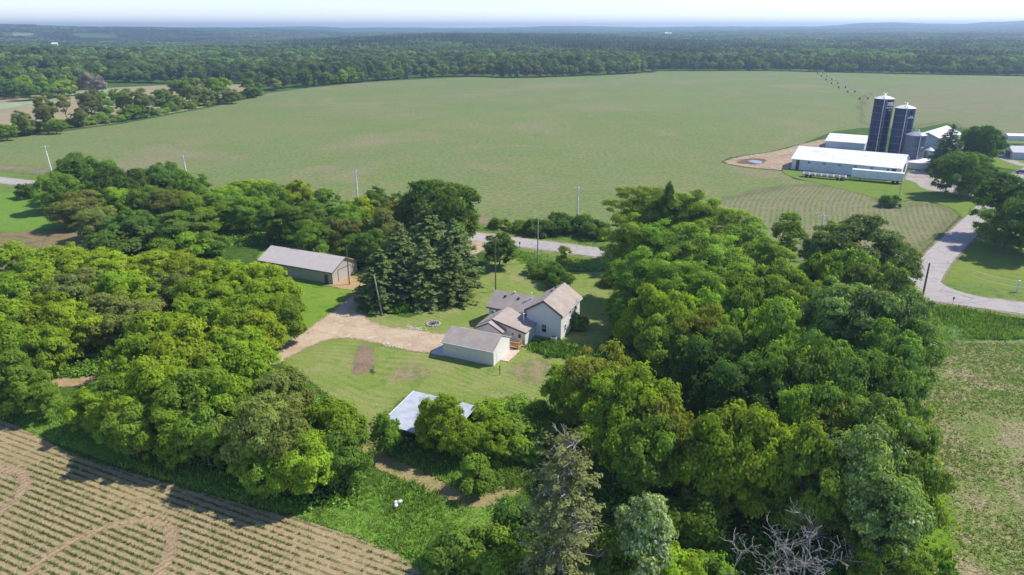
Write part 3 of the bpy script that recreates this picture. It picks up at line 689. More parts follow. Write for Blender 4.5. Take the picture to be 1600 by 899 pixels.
T([
('bush','dark',198,362,5.5,92,'wide dark rounded shrub beside the ploughed corner'),
('bush','bright',297,375,4.5,56,'round bright green shrub standing alone in front of the belt\'s shadow'),
('bush','mid',335,370,4.5,48,'shrub at the front edge of the belt right of the round bright one'),
('bush','dark',38,291,4.4,34,'lone dark shrub on the bright pasture by the road'),
('bush','bright',250,385,4,50,'low shrub between the dark rounded one and the round bright one'),
], g)
g = 'spruces beside the driveway'
T([
('spruce','sprc',664,318,17,104,'tall spruce at the back of the driveway group, below the great dark crown'),
('spruce','sprc',708,345,15,98,'spruce at the right of the driveway group, nearest the road'),
('spruce','sprc',622,352,16,104,'wide spruce in the middle of the driveway group'),
('spruce','sprc',662,375,14,96,'front spruce of the group above the stone-edged bed'),
('spruce','sprc',590,388,13,90,'front left spruce beside the shed apron'),
('spruce','sprc',704,388,12,86,'low spruce at the right front above the lawn'),
('spruce','blue',626,400,11,72,'bluish spruce by the leaning pole'),
], g)
g = 'box elders of the left grove'
rows = []
L1 = [(20,388,8),(62,392,9),(105,388,9),(150,398,9),(190,406,9),(235,402,9),(275,398,9),(318,410,8.5),(360,416,8.5),(400,415,10),(426,430,10)]
W1 = ['first from the left in the back row of the left grove','second from the left in the back row of the left grove','below the ploughed corner, back row of the left grove','under the ploughed corner\'s right tip, back row of the left grove',
 'below the wide dark shrub, back row of the left grove','back row of the left grove, left of the round bright shrub','back row of the left grove, under the round bright shrub','back row of the left grove, right of the round bright shrub',
 'back row of the left grove, left of the shed wall','back row of the left grove, covering the shed\'s left corner','at the back right corner of the left grove, by the shed']
for (u, v, h), w_ in zip(L1, W1): rows.append(('box','bright' if (u//7) % 3 else 'lime',u,v,h,74,'bright green box elder '+w_))
L2 = [(5,432,9),(50,428,9),(92,436,9.5),(135,425,9),(178,436,9.5),(222,438,10),(265,432,10),(308,440,10),(350,446,10),(395,455,10.5),(430,468,9)]
W2 = ['at the left picture edge, second row','second row, with a dark gap below','second row left, olive top','second row, between two dark gaps','second row centre left','second row centre','second row, just right of the centre',
 'second row, above the dark hollow','second row right of the dark hollow','second row, near the side lawn','standing out into the side lawn']
for (u, v, h), w_ in zip(L2, W2): rows.append(('box','olive' if u in (92, 135, 265) else 'bright',u,v,h,80,'leafy box elder of the left grove, '+w_))
L3 = [(15,470,9.5),(70,466,9.5),(108,478,10),(160,470,9.5),(205,474,8.5),(290,474,10),(335,480,10),(375,488,10),(396,498,9)]
W3 = ['third row at the left edge','third row, left of the olive crown','third row, wide yellowish dome','third row, behind the dirt track opening','third row, above the black hollow','third row, above the front cluster',
 'third row, centre of the right half','third row, left of the driveway end','third row, at the left end of the driveway']
for (u, v, h), w_ in zip(L3, W3): rows.append(('box','olive' if u in (160, 205) else 'bright' if u % 2 else 'lime',u,v,h,86,'spreading tree of the left grove, '+w_))
T(rows, g)
g = 'trees at the near end of the left grove'
T([
('box','bright',10,512,10,84,'bright tree at the left edge just above the dirt track'),
('box','bright',62,515,9,76,'bright tree hiding the left end of the dirt track'),
('broad','mid',12,560,9.5,84,'darker tree at the left edge below the dirt track'),
('broad','mid',50,592,7,60,'half-shaded tree beside the seedling field\'s top corner'),
('box','lime',245,498,11,104,'yellow-green tree leading the front cluster of the left grove'),
('box','bright',212,530,11,92,'tree on the right of the dirt track opening'),
('box','lime',290,520,12,120,'largest yellow-green dome in the middle of the left grove'),
('box','bright',350,520,11,100,'bright dome between the largest one and the driveway'),
('box','bright',376,535,10,88,'bright tree next to the lower driveway end'),
('box','mid',175,590,8,78,'leafy tree above the triangular shadow on the seedling field'),
('box','bright',142,612,7,84,'low bright tree at the left of the shadowed field corner'),
('box','bright',235,575,11,110,'tree in the centre of the front cluster'),
('box','mid',300,585,11,110,'tree in the front cluster with shaded lower leaves'),
('box','bright',352,590,11,96,'right tree of the front cluster\'s middle row'),
('box','mid',200,640,8,84,'low tree at the rim above the seedling field'),
('box','bright',255,640,8.5,92,'front tree with drooping bright sprays beside the seedling field'),
('box','mid',315,650,8,84,'front tree right of the drooping one'),
('broad','olive',430,588,11,100,'olive grey-green tree before the mown yard'),
('broad','olive',392,625,12,110,'dull olive tree with dense small leaves left of the bright front pair'),
('broad','mid',455,600,8,66,'darker small tree on the yard side of the olive one'),
('box','olive',440,655,10,96,'olive bush-like tree behind the bright front pair'),
('box','bright',505,640,9,110,'bright tree of the front pair nearer the mown path'),
('box','bright',470,690,8.5,104,'bright tree of the front pair on the field side'),
('box','mid',535,680,7.5,84,'leafy tree on the right flank of the front pair'),
('broad','mid',400,700,7,80,'shaded small tree at the field rim left of the front pair'),
], g)
g = 'trees around the sheet metal roof'
T([
('box','bright',690,630,8,78,'bright tree growing through the front of the sheet metal roof'),
('box','lime',664,655,5,40,'small yellow-green tree before the left half of the metal roof'),
('box','bright',728,660,6,66,'low tree at the right front of the metal roof'),
('box','mid',604,655,6,44,'small leafy tree at the left corner of the metal roof'),
('bush','mid',806,630,3.4,84,'low vine-covered mound right of the metal roof'),
('bush','mid',846,645,3.4,92,'low leafy mound right of the vine-covered one'),
('box','bright',782,662,5.5,64,'bright bushy tree between the metal roof and the vine-covered mound'),
('bush','bright',775,640,3.2,70,'bright creeper-covered bush at the right tip of the metal roof'),
('bush','mid',828,668,3.6,92,'leafy bush below the two vine-covered mounds'),
('bush','bright',790,680,3.4,80,'bright bush between the mounds and the mown path'),
('bush','mid',742,730,3.4,58,'round olive shrub beside the mown path'),
('bush','dark',708,835,3.5,80,'shaded shrub in the meadow left of the old pine'),
('bush','mid',760,850,4,90,'wide shrub in the shadow at the foot of the old pine'),
('bush','dark',800,800,4,70,'dark shrub between the path and the old pine'),
], g)
tree('oldpine','pine',882,672,19,150,'tall thin old pine with grey bare twigs at the bottom centre', group=None)
tree('silver','silv',1008,792,9.5,100,'white-leaved poplar at the bottom edge right of the old pine')
g = 'trees of the big right grove'
T([
('locust','loc',1000,296,19,98,'tall feathery light green tree at the upper left tip of the right grove'),
('locust','loc',1048,300,19,86,'feathery tree second from the upper left tip of the right grove'),
('tall','dark',1046,298,20,26,'narrow dark treetop rising behind the feathery trees'),
('locust','loc',1085,306,19,86,'feathery tree with a high thin top in the back row'),
('locust','loc',1125,322,18,92,'feathery tree on the back slope of the right grove'),
('locust','loc',1165,340,17,92,'wide feathery tree next to the sparse tree on the back row'),
('thin','loc',1235,335,15,66,'sparse see-through tree standing against the row crop'),
('locust','loc',1198,375,16,84,'feathery tree below the sparse one'),
('locust','loc',985,345,18,84,'feathery tree leaning over the road bend, left face of the grove'),
('locust','mid',1030,352,18,96,'feathery tree in the second row with lit upper half'),
('locust','loc',1080,358,18,96,'feathery tree in the second row centre'),
('locust','loc',1130,380,17,96,'feathery tree in the second row right'),
('locust','mid',1175,415,17,96,'feathery tree in the third row right'),
('locust','mid',1000,395,16,84,'shaded feathery tree over the house lawn'),
('locust','mid',1050,408,16,92,'mid green feathery tree in the third row'),
('locust','mid',1110,420,16,92,'mid green feathery tree in the third row centre'),
('broad','mid',985,455,9,76,'lower tree at the lawn edge right of the farmhouse'),
('box','bright',1015,462,13,80,'bright leafed tree facing the farmhouse'),
('box','bright',1062,462,14,92,'bright leafed tree right of the one facing the farmhouse'),
('box','bright',1120,462,14,92,'bright leafed tree in the centre of the right grove'),
('box','mid',1165,460,14,92,'leafy tree between the bright ones and the silvery ones'),
('broad','gold',1100,492,13,84,'tree with yellowish-brown seed clusters in the grove centre'),
('broad','mid',1045,498,12,92,'shaded tree under the bright leafed pair'),
('box','mid',1002,500,9,76,'small tree reaching the lawn in front of the grove'),
('box','bright',1205,498,15,92,'bright tree with a pointed shoulder in the grove centre'),
('broad','dark',1150,520,14,96,'dark tree below the yellowish-brown one'),
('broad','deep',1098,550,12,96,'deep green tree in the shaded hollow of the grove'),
('silvertall','silv',1352,345,18,112,'large dark tree with silvery leaf edges behind the road bend'),
('silvertall','silv',1300,355,16,76,'silvery dark tree left of the large one behind the road bend'),
('silvertall','silv',1405,380,15,70,'silvery tree overhanging the road junction'),
('box','mid',1320,395,16,92,'bright-topped tree below the two silvery ones'),
('box','bright',1278,410,15,76,'bright tree left below the silvery pair'),
('broad','silv',1370,415,16,92,'grey-green tree in the middle right of the grove'),
('broad','mid',1235,425,16,92,'mid green tree right of the feathery ones'),
('broad','mid',1255,462,15,92,'mid green tree in the grove\'s right centre'),
('silvertall','silv',1310,450,17,112,'tall silvery-leaved tree in the grove\'s right half'),
('silvertall','silv',1365,462,17,112,'second tall silvery-leaved tree, nearer the junction pole'),
('silvertall','silv',1425,468,17,100,'maple with pale undersides at the grove\'s right flank by the ditch'),
('silvertall','mid',1440,510,14,80,'low-hanging tree at the corner of the stubble field'),
('broad','dark',1395,520,15,104,'dark tree inside the right flank of the grove'),
('broad','mid',1222,500,17,100,'rounded tree with a sunlit crest left of the broad dark dome'),
('broad','dark',1310,538,17,130,'broad dark dome in the lower right of the grove'),
('broad','dark',1265,560,15,100,'dark tree left of the broad dome'),
('broad','dark',1365,562,15,112,'dark tree right of the broad dome'),
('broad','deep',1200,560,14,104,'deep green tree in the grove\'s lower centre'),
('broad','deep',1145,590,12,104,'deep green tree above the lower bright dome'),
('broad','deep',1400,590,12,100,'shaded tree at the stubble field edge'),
('broad','dark',1290,610,14,112,'dark tree behind the yellowish front tree'),
('broad','mid',1240,610,14,96,'tree between the dark ones and the lower bright dome'),
('broad','gold',935,552,13,112,'bright tree with ochre tips at the lawn corner below the house'),
], g)
g = 'trees at the near side of the right grove'
T([
('box','bright',900,570,10,92,'small bright tree at the left front of the grove by the lawn'),
('box','bright',950,590,12,112,'bright tree above the old pine\'s right shoulder'),
('box','bright',1005,595,13,120,'wide bright tree next to the old pine'),
('box','gold',1035,630,12,96,'tree with orange-brown patches right of the old pine'),
('box','bright',965,640,11,104,'lower bright tree right of the old pine'),
('box','mid',1010,665,11,104,'lower shaded tree right of the old pine'),
('box','bright',1165,645,14,150,'large bright dome at the bottom centre right'),
('box','bright',1118,672,12,112,'bright left shoulder tree of the large bright dome'),
('box','lime',1205,668,13,112,'yellowish right shoulder tree of the large bright dome'),
('box','gold',1330,648,14,112,'yellow-green tree with ochre top at the lower right'),
('silvertall','mid',1405,640,17,124,'tall dark tree with pale leaf edges bulging over the stubble field'),
('silvertall','silv',1365,680,16,124,'tree with pale leaf edges left of the bulging one'),
('broad','mid',1440,690,13,96,'lower tree hanging over the lime green grass'),
('box','mid',1285,690,14,112,'mid green tree below the ochre-topped one'),
('box','mid',1235,705,10,100,'mid green tree above the bare dead branches'),
('broad','mid',1155,700,8,96,'shaded low tree left of the bare dead branches'),
('broad','dark',1105,735,6,96,'dark low tree above the forked dead tree'),
('silvertall','silv',1350,752,9,100,'pale leaved tree at the bottom right'),
('silvertall','silv',1400,760,13,124,'pale leaved tree next to the lime green grass at the bottom'),
('silvertall','mid',1310,758,7.5,84,'grey-green tree right behind the spread dead tree'),
('silvertall','mid',1385,812,7.5,104,'grey-green tree at the bottom edge, right'),
('broad','mid',1400,850,8,100,'low green tree at the bottom edge below the dead branches'),
('bush','bright',1062,868,4,84,'bright shrub at the bottom edge beside the white-leaved poplar'),
('bush','mid',1110,885,3,80,'shaded shrub under the forked dead tree'),
('bush','mid',1090,800,4,90,'dark shrub right above the white-leaved poplar'),
('bush','mid',950,860,4,90,'green shrub between the old pine and the white-leaved poplar'),
], g)
g = 'trees east of the side road'
T([
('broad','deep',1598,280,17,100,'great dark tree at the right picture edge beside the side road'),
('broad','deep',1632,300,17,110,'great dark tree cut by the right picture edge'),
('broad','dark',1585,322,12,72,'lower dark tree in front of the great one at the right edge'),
('spruce','blue',1490,196,19,62,'dark bluish spruce in front of the far white barn'),
('spruce','blue',1470,225,12,30,'small dark spruce at the left foot of the bluish one'),
('broad','deep',1545,205,14,62,'round dark tree right of the farm spruce'),
('box','mid',1520,204,12,36,'lighter green tree between the spruce and the round dark one'),
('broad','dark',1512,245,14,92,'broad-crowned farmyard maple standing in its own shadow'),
('box','olive',1562,272,9,44,'loose light green tree where the farm lane meets the side road'),
('bush','dark',1395,307,3.6,28,'small dark bush at the foot of the pole in the row crop'),
('bush','dark',1590,230,4,20,'bush behind the grey shed at the far right'),
], g)
g = 'small trees of the house yard'
T([
('broad','dark',780,370,8,54,'small round tree between the driveway mouth and the yard'),
('thin','gold',880,390,7.5,32,'slender yellowish tree behind the farmhouse'),
('bush','dark',878,425,3.6,44,'dark shrub at the foot of the slender yellowish tree'),
('bush','mid',845,412,2.6,50,'low leafy plant clump at the far lawn edge'),
('bush','mid',975,425,3,60,'shrub under the right grove behind the farmhouse'),
('bush','mid',905,495,2.4,34,'foundation shrub against the farmhouse\'s right wall'),
], g)
g = 'shrubs along the field side of the road'
for i, (u, v, w_, l) in enumerate([(845, 346, 44, 'leftmost of the roadside shrub row'), (872, 342, 48, 'second from left of the roadside shrub row'), (902, 342, 52, 'third from left of the roadside shrub row, under the utility pole'), (928, 350, 46, 'rightmost of the roadside shrub row'),
    (780, 345, 30, 'small shrub on the verge left of the roadside shrub row'), (812, 350, 30, 'low shrub on the verge just left of the roadside shrub row')]):
    tree('bush', 'dark' if i < 4 else 'mid', u, v, 4.2 if i < 4 else 2.5, w_, 'dense green shrub, '+l, g)
def dead(nm, lab, u, v, seed, stems):
    rng = random.Random(seed); b = MB()
    def grow(p, d, L, r, lv):
        pts = [p]; rs = [r]; q = p
        for i in range(5):
            d = (d+Vector((rng.uniform(-.32, .32), rng.uniform(-.32, .32), rng.uniform(-.12, .16)))).normalized()
            q = q+d*L/5; pts.append(q); rs.append(max(.018, r*(1-.14*(i+1))))
        b.tube(pts, rs, 6 if lv > 1 else 5)
        if lv <= 0: return
        for k in range(3):
            i = (2, 4, 5)[k]; a = rng.uniform(0, 6.28)
            grow(pts[i], (d*.6+Vector((math.cos(a)*.85, math.sin(a)*.85, rng.uniform(-.1, .55)))).normalized(), L*rng.uniform(.5, .75), rs[i]*.68, lv-1)
    for (dx, dy, L, r) in stems: grow(Vector((0, 0, -.3)), Vector((dx, dy, 1)).normalized(), L, r, 4)
    x, y = G(u, v); o = b.build(nm, BARKG, smooth=True); o.location = (x, y, 0); tag(o, lab, 'tree')
dead('dead_tree', 'forked dead tree with bare pale branches at the bottom, left of the spread one', 1165, 930, 4, [(-.5, .1, 4.6, .15), (.15, .2, 4.6, .13)])
dead('dead_tree', 'spread leafless dead tree with many grey branches at the bottom right', 1255, 935, 11, [(-.55, .1, 5.2, .17), (.05, .2, 5.2, .16), (.7, .1, 5.4, .16)])
for nm, lab, u, v, dx, h, sc, sd in () and (('dead_tree', 'forked dead tree with bare pale branches at the bottom, left of the spread one', 1170, 925, 0, 10.5, 1, 4), ('dead_tree', 'spread leafless dead tree with many grey branches at the bottom right', 1250, 925, 0, 12.5, 1, 9)):
    x, y = G(u, v); b = branchy(sd, h, .8, 4, .26); o = b.build(nm, BARKG, smooth=True); o.location = (x, y, 0); tag(o, lab, 'tree')
# hedgerow between the upper left fields
g = 'hedgerow trees between the far left fields'
HW = [(6,196,8,36,'broad'),(33,175,13,32,'broad'),(64,155,19,36,'tall'),(97,149,17,32,'thin'),(136,144,18,40,'broad'),(160,150,15,34,'broad'),(186,141,17,40,'broad'),(214,143,17,44,'broad'),(247,141,14,36,'broad'),(280,125,19,44,'broad'),
      (303,128,18,36,'broad'),(335,123,19,44,'broad'),(318,142,11,30,'broad'),(268,150,10,36,'broad'),(360,142,10,34,'broad'),(388,127,14,36,'broad'),(45,188,8,34,'broad'),(85,190,7,30,'broad'),(120,170,11,26,'broad'),(205,165,9,34,'broad')]
HL = ['low bush-like tree at the left picture edge','small tree second from the left','tall dark narrow tree','pale sparse tree with a visible trunk','round tree right of the pale sparse one','low tree in the first clump','broad tree in the first clump','open-crowned tree at the right of the first clump',
 'small-crowned tree before the gap','tallest tree of the right clump','tree next to the tallest of the right clump','wide tree at the middle of the right clump','low tree under the right clump','low tree left under the right clump','low tree at the right clump\'s end','lone tree at the field corner near the woods',
 'low leafy tree between the first two','undergrowth tree at the foot of the tall narrow one','low tree behind the pale sparse one','low tree under the open-crowned one']
for (u, v, h, w_, k), l in zip(HW, HL):
  w_ *= .84
  tree(k, 'olive' if k == 'thin' else ('olive' if (u//5) % 3 == 0 else 'mid'), u, v, h, w_, 'hedgerow tree, '+l, g)
rng = random.Random(3)
for i in range(34):
    t = i/33; u = 0+400*t; v = 214-70*t+(-8 if 150 < u < 260 else 0)*0+rng.uniform(-2, 1)
    v = np.interp(u, [0, 60, 190, 330, 400], [213, 206, 189, 163, 150])
    tree('bush', 'mid', u, v, rng.uniform(3, 5), 0, 'low green bush in the hedge line at the foot of the hedgerow trees', 'bushes of the hedge line', ground=True, wm=rng.uniform(7, 11))
# front trees of the far woods: each its own object
EDGE = [(-60,165),(0,153),(60,149),(125,142),(150,134),(158,129.5),(270,131.5),(330,131.5),(398,131.5),(412,144),(470,138),(540,131.5),(600,126.5),(640,123.5),(700,120.5),(740,120),(800,122.5),(860,121),(940,118),(1010,114.5),(1026,111.3),(1100,111),(1200,111),(1300,113),(1400,115.5),(1500,117.5),(1600,119.2),(1680,121)]
eu = [e[0] for e in EDGE]; ev = [e[1] for e in EDGE]
rng = random.Random(8)
u = -20; n = 0; BACK = []
while u < 1625:
    v = float(np.interp(u, eu, ev)); x, y = G(u, v)
    for row in range(2):
        if row == 0 and rng.random() < .12: continue
        D = math.hypot(x, y); k = (D+7+row*10+rng.uniform(-3, 3))/D
        X, Y = x*k+rng.uniform(-2, 2), y*k
        h = rng.uniform(9, 15) if row == 0 else rng.uniform(14, 20)
        pal = rng.choice(['mid', 'dark', 'dark', 'mid', 'bright', 'olive', 'blue'])
        kk = 'farpine' if (pal == 'blue') else 'farbroad'
        uu, vv = 800+F*X/(Y*cP+CH*sP), 449.5-F*((-CH)*cP+Y*sP)/(Y*cP+CH*sP)
        side = 'left' if u < 400 else 'middle' if u < 1020 else 'right'
        lab = {'left': 'leafy edge tree of the far woods behind the tan fields', 'middle': 'leafy edge tree of the far woods along the crop field\'s slanting upper left rim', 'right': 'leafy edge tree of the far woods along the crop field\'s straight far rim'}[side]
        if kk == 'farpine': lab = {'left': 'dark pointed conifer at the edge of the far woods behind the tan fields', 'middle': 'dark conifer at the woods\' edge above the crop field\'s slanting upper left rim', 'right': 'dark pointed conifer at the edge of the woods behind the crop field\'s straight far rim'}[side]
        if row == 1:
            BACK.append((X, Y, 6+(n % 4), h/(7.7 if False else KIND['farbroad']['h']), rng.uniform(.85, 1.1))); n += 1; continue
        tree(kk, pal, uu, vv, h, 0, lab, f"{'conifers' if kk == 'farpine' else 'leafy trees'} at the edge of the far woods, {side} part", ground=True, wm=rng.uniform(10, 14) if kk == 'farbroad' else 7)
        n += 1
    u += rng.uniform(11, 17) if u > 420 else rng.uniform(16, 24)
for uu, vv, hh in ((4, 118, 17), (20, 108, 18), (34, 122, 16), (48, 110, 18), (62, 122, 16), (76, 112, 18), (90, 122, 16), (102, 110, 18), (14, 128, 14), (42, 132, 13), (70, 130, 13), (96, 128, 13), (112, 122, 15), (128, 112, 17)):
    tree('farbroad', rng.choice(['mid', 'dark', 'bright', 'silv']), uu, vv, hh, 0, 'leafy edge tree of the far woods behind the tan fields', 'leafy trees at the edge of the far woods, left part', wm=rng.uniform(12, 16))
# a few grey-lilac leafless-looking trees at the left woods
for uu, vv in ((118, 112), (135, 118), (150, 124)):
    tree('farbroad', 'cop', uu, vv, 17, 0, 'greyish lilac half-bare tree at the edge of the far left woods', 'greyish lilac trees of the left woods', wm=11, col=(0.34, 0.3, 0.26))
# ---------------------------------------------------------------- far woods: uncountable, one instanced object
FLEAF = leafmat('far_foliage', base=(0.17, 0.26, 0.06), trans=0.35, tintlo=0.5, tinthi=1.5, alt=(0.09, 0.15, 0.07), macro=0.006)
def patch(seed, conifer, size=60, n=84):
    rng = R_(seed); Vs = []; Fs = []; Ts = []; Ks = []; off = 0
    for i in range(n):
        cx_, cy_ = (rng.random(2)-.5)*size*1.05
        if conifer:
            h = rng.uniform(13, 20); R1 = rng.uniform(2.4, 3.6); m_ = 90
            t = rng.random(m_)**.8; a = rng.random(m_)*6.28; rr_ = R1*(1-t)**.8
            C = np.stack([cx_+rr_*np.cos(a), cy_+rr_*np.sin(a), h*(.35+.65*t)], 1)
            Nn = np.stack([np.cos(a), np.sin(a), np.full(m_, .5)], 1)
        else:
            h = rng.uniform(11, 20); R1 = rng.uniform(2.8, 6.4); m_ = 190
            d = unit(rng, m_); d[:, 2] = np.abs(d[:, 2])*1.0-.25
            lump = 1+.22*np.sin(d[:, 0]*5+seed+i)*np.cos(d[:, 1]*5+i*2)+.1*rng.normal(size=m_)
            C = np.array([cx_, cy_, h-R1*.9])+d*np.array([R1, R1, R1*.9])*lump[:, None]
            Nn = d
        Nn = Nn/np.linalg.norm(Nn, axis=1)[:, None]+unit(rng, m_)*.6; Nn /= np.linalg.norm(Nn, axis=1)[:, None]
        V, Fq = leaf_quads(rng, C, Nn, (1.5 if conifer else 1.9)*(0.6+.7*rng.random(m_)), 1.2)
        Vs.append(V); Fs.append(Fq+off); off += len(V)
        Ts.append(np.clip(rng.random()*.75+rng.random(m_)*.25, 0, 1)); Ks.append(np.full(m_, (0.75+.25*rng.random()) if conifer else max(0, rng.random()*.5-.15)))
    return npmesh('patch', np.concatenate(Vs), np.concatenate(Fs), FLEAF, {'tint': ('FACE', np.concatenate(Ts)), 'kindf': ('FACE', np.concatenate(Ks))})
srcs = [bpy.data.objects.new('woods_source', patch(100+i, i >= 4)) for i in range(6)]
for cm_, tm_ in KIND['farbroad']['v']:
    m2 = cm_.copy(); m2.materials[0] = FLEAF; srcs.append(bpy.data.objects.new('woods_source', m2))
rng = R_(5); pts = []; S = 56.0
edgeR = lambda u: np.array([math.hypot(*G(uu, float(np.interp(uu, eu, ev)))) for uu in u])
eU = np.arange(-160, 1780, 10.0); eRr = edgeR(eU)
X, Y = np.meshgrid(np.arange(-9500, 9500, S), np.arange(400, 11000, S)); X = X.ravel(); Y = Y.ravel()
X = X+rng.uniform(-6, 6, len(X)); Y = Y+rng.uniform(-6, 6, len(Y))
U = 800+F*X/(Y*cP+CH*sP); D = np.hypot(X, Y)
ok = (U > -150) & (U < 1750) & (D < 10500)
ER = np.interp(U, eU, eRr)
# the farther edge where the border steps back: keep a patch only when its whole square is behind the rim
ERmax = np.maximum(ER, np.maximum(np.interp(U-25, eU, eRr), np.interp(U+25, eU, eRr)))
ok &= D > ERmax+26+S*.5
CLEAR = [(2250, 95, 44, 560), (1490, 418, 20, 330), (3700, 150, 50, 420), (3600, 30, 50, 380)]
for (d0, u0, hw, hd) in CLEAR: ok &= ~((np.abs(U-u0) < hw*(1-0.4*np.abs(D-d0)/hd)) & (np.abs(D-d0) < hd))
X, Y, U, D = X[ok], Y[ok], U[ok], D[ok]
Z = zterrain(X, Y)
con = (np.sin(X/260+1)+np.cos(Y/330+X/500) > 0.75) & (D > 1150); con |= (U > 440) & (U < 830) & (D > 1550) & (D < 3200) & (rng.random(len(U)) < .8); con |= (U > 1000) & (D > 1250) & (rng.random(len(U)) < .35)
ii = np.where(con, 4+rng.integers(0, 2, len(X)), rng.integers(0, 4, len(X)))
nb_ = len(BACK); bk = np.array(BACK); siz = np.concatenate([rng.uniform(.85, 1.2, len(X)), bk[:, 3]]); sxy = np.concatenate([np.full(len(X), 1.05), bk[:, 4]])
X = np.concatenate([X, bk[:, 0]]); Y = np.concatenate([Y, bk[:, 1]]); Z = np.concatenate([Z, zterrain(bk[:, 0], bk[:, 1])]); ii = np.concatenate([ii, bk[:, 2].astype(int)])
fm = bpy.data.meshes.new('far_woods'); fm.vertices.add(len(X)); fm.vertices.foreach_set('co', np.stack([X, Y, Z], 1).astype(np.float32).ravel())
for an, ty, arr in (('pick', 'INT', ii), ('turn', 'FLOAT', rng.integers(0, 4, len(X))*math.pi/2), ('siz', 'FLOAT', siz), ('sxy', 'FLOAT', sxy)):
    a = fm.attributes.new(an, ty, 'POINT'); a.data.foreach_set('value', arr.astype(np.int32 if ty == 'INT' else np.float32))
fm.update()
fo = obj('far_woods', fm); tag(fo, 'far woods of mixed trees stretching behind the fields to the horizon', 'woods', kind='stuff')
ng = bpy.data.node_groups.new('far_woods', 'GeometryNodeTree')
ng.interface.new_socket('Geometry', in_out='INPUT', socket_type='NodeSocketGeometry'); ng.interface.new_socket('Geometry', in_out='OUTPUT', socket_type='NodeSocketGeometry')
gi = ng.nodes.new('NodeGroupInput'); go = ng.nodes.new('NodeGroupOutput')
jo = ng.nodes.new('GeometryNodeJoinGeometry')
for s in reversed(srcs):
    oi = ng.nodes.new('GeometryNodeObjectInfo'); oi.inputs['Object'].default_value = s; oi.inputs['As Instance'].default_value = True
    ng.links.new(oi.outputs['Geometry'], jo.inputs[0])
ip = ng.nodes.new('GeometryNodeInstanceOnPoints'); ip.inputs['Pick Instance'].default_value = True
def na(nm, ty):
    n = ng.nodes.new('GeometryNodeInputNamedAttribute'); n.data_type = ty; n.inputs['Name'].default_value = nm
    return n.outputs['Attribute']
cx3 = ng.nodes.new('ShaderNodeCombineXYZ'); ng.links.new(na('turn', 'FLOAT'), cx3.inputs[2])
er = ng.nodes.new('FunctionNodeEulerToRotation'); ng.links.new(cx3.outputs[0], er.inputs[0])
sc3 = ng.nodes.new('ShaderNodeCombineXYZ'); sx3 = na('sxy', 'FLOAT'); ng.links.new(sx3, sc3.inputs[0]); ng.links.new(sx3, sc3.inputs[1]); ng.links.new(na('siz', 'FLOAT'), sc3.inputs[2])
ng.links.new(gi.outputs[0], ip.inputs['Points']); ng.links.new(jo.outputs[0], ip.inputs['Instance']); ng.links.new(na('pick', 'INT'), ip.inputs['Instance Index'])
ng.links.new(er.outputs[0], ip.inputs['Rotation']); ng.links.new(sc3.outputs[0], ip.inputs['Scale']); ng.links.new(ip.outputs[0], go.inputs[0])
md = fo.modifiers.new('woods', 'NODES'); md.node_group = ng
# gap fillers between the individually built edge trees and the patches come from the rim rows above
# ================================================================ BUILDINGS
A25 = math.radians(-25); A33 = math.radians(-33)
SIDING = ribbed('lap_siding', (0.8, 0.77, 0.73), 2, 0.2, 0.6, 0.04, 0.22)
SIDE_G = ribbed('garage_siding', (0.82, 0.8, 0.76), 2, 0.2, 0.6, 0.04, 0.22)
SHING = ribbed('shingles', (0.4, 0.335, 0.29), 2, 0.11, 0.9, 0.12, 0.18, spec=0.1)
SHINGG = ribbed('garage_shingles', (0.42, 0.355, 0.305), 2, 0.11, 0.9, 0.1, 0.18, spec=0.1)
TRIM = simple('white_trim', (0.78, 0.77, 0.75), 0.5, var=0.03)
FASC = simple('brown_fascia', (0.16, 0.12, 0.115), 0.6)
FOUND = simple('concrete', (0.42, 0.4, 0.37), 0.9, var=0.1, scale=3)
GLASS = simple('window_glass', (0.035, 0.04, 0.05), 0.08, var=0.1, spec=0.8)
WOOD = simple('new_deck_wood', (0.6, 0.36, 0.15), 0.75, var=0.12, scale=8)
DARKM = simple('dark_metal', (0.05, 0.045, 0.045), 0.6)
GALV = simple('galvanised', (0.52, 0.54, 0.56), 0.4, 0.5, var=0.08)
def gable_body(b, x0, x1, y0, y1, ze, zr, axis=0, rid=None, z0=0.0):
    """pentagon prism, ridge along axis"""
    if axis == 0:
        m_ = (y0+y1)/2 if rid is None else rid
        b.prism([(y0, z0), (y1, z0), (y1, ze), (m_, zr), (y0, ze)], 0, x0, x1)
    else:
        m_ = (x0+x1)/2 if rid is None else rid
        b.prism([(x0, z0), (x1, z0), (x1, ze), (m_, zr), (x0, ze)], 1, y0, y1)
def roof_slabs(b, x0, x1, y0, y1, ze, zr, axis=0, ov=0.35, oe=0.3, th=0.16, rid=None, gap=0.02):
    """two sloping slabs, overhang ov past the eaves, oe past the gables; one mesh"""
    if axis == 0: lo, hi, e0, e1 = y0, y1, x0-oe, x1+oe
    else: lo, hi, e0, e1 = x0, x1, y0-oe, y1+oe
    m_ = (lo+hi)/2 if rid is None else rid
    s1 = (zr-ze)/(m_-lo); s2 = (zr-ze)/(hi-m_)
    a = (lo-ov, ze-s1*ov+gap); r = (m_, zr+gap); c = (hi+ov, ze-s2*ov+gap)
    b.prism([a, r, c, (c[0], c[1]+th), (r[0], r[1]+th), (a[0], a[1]+th)], 0 if axis == 0 else 1, e0, e1)
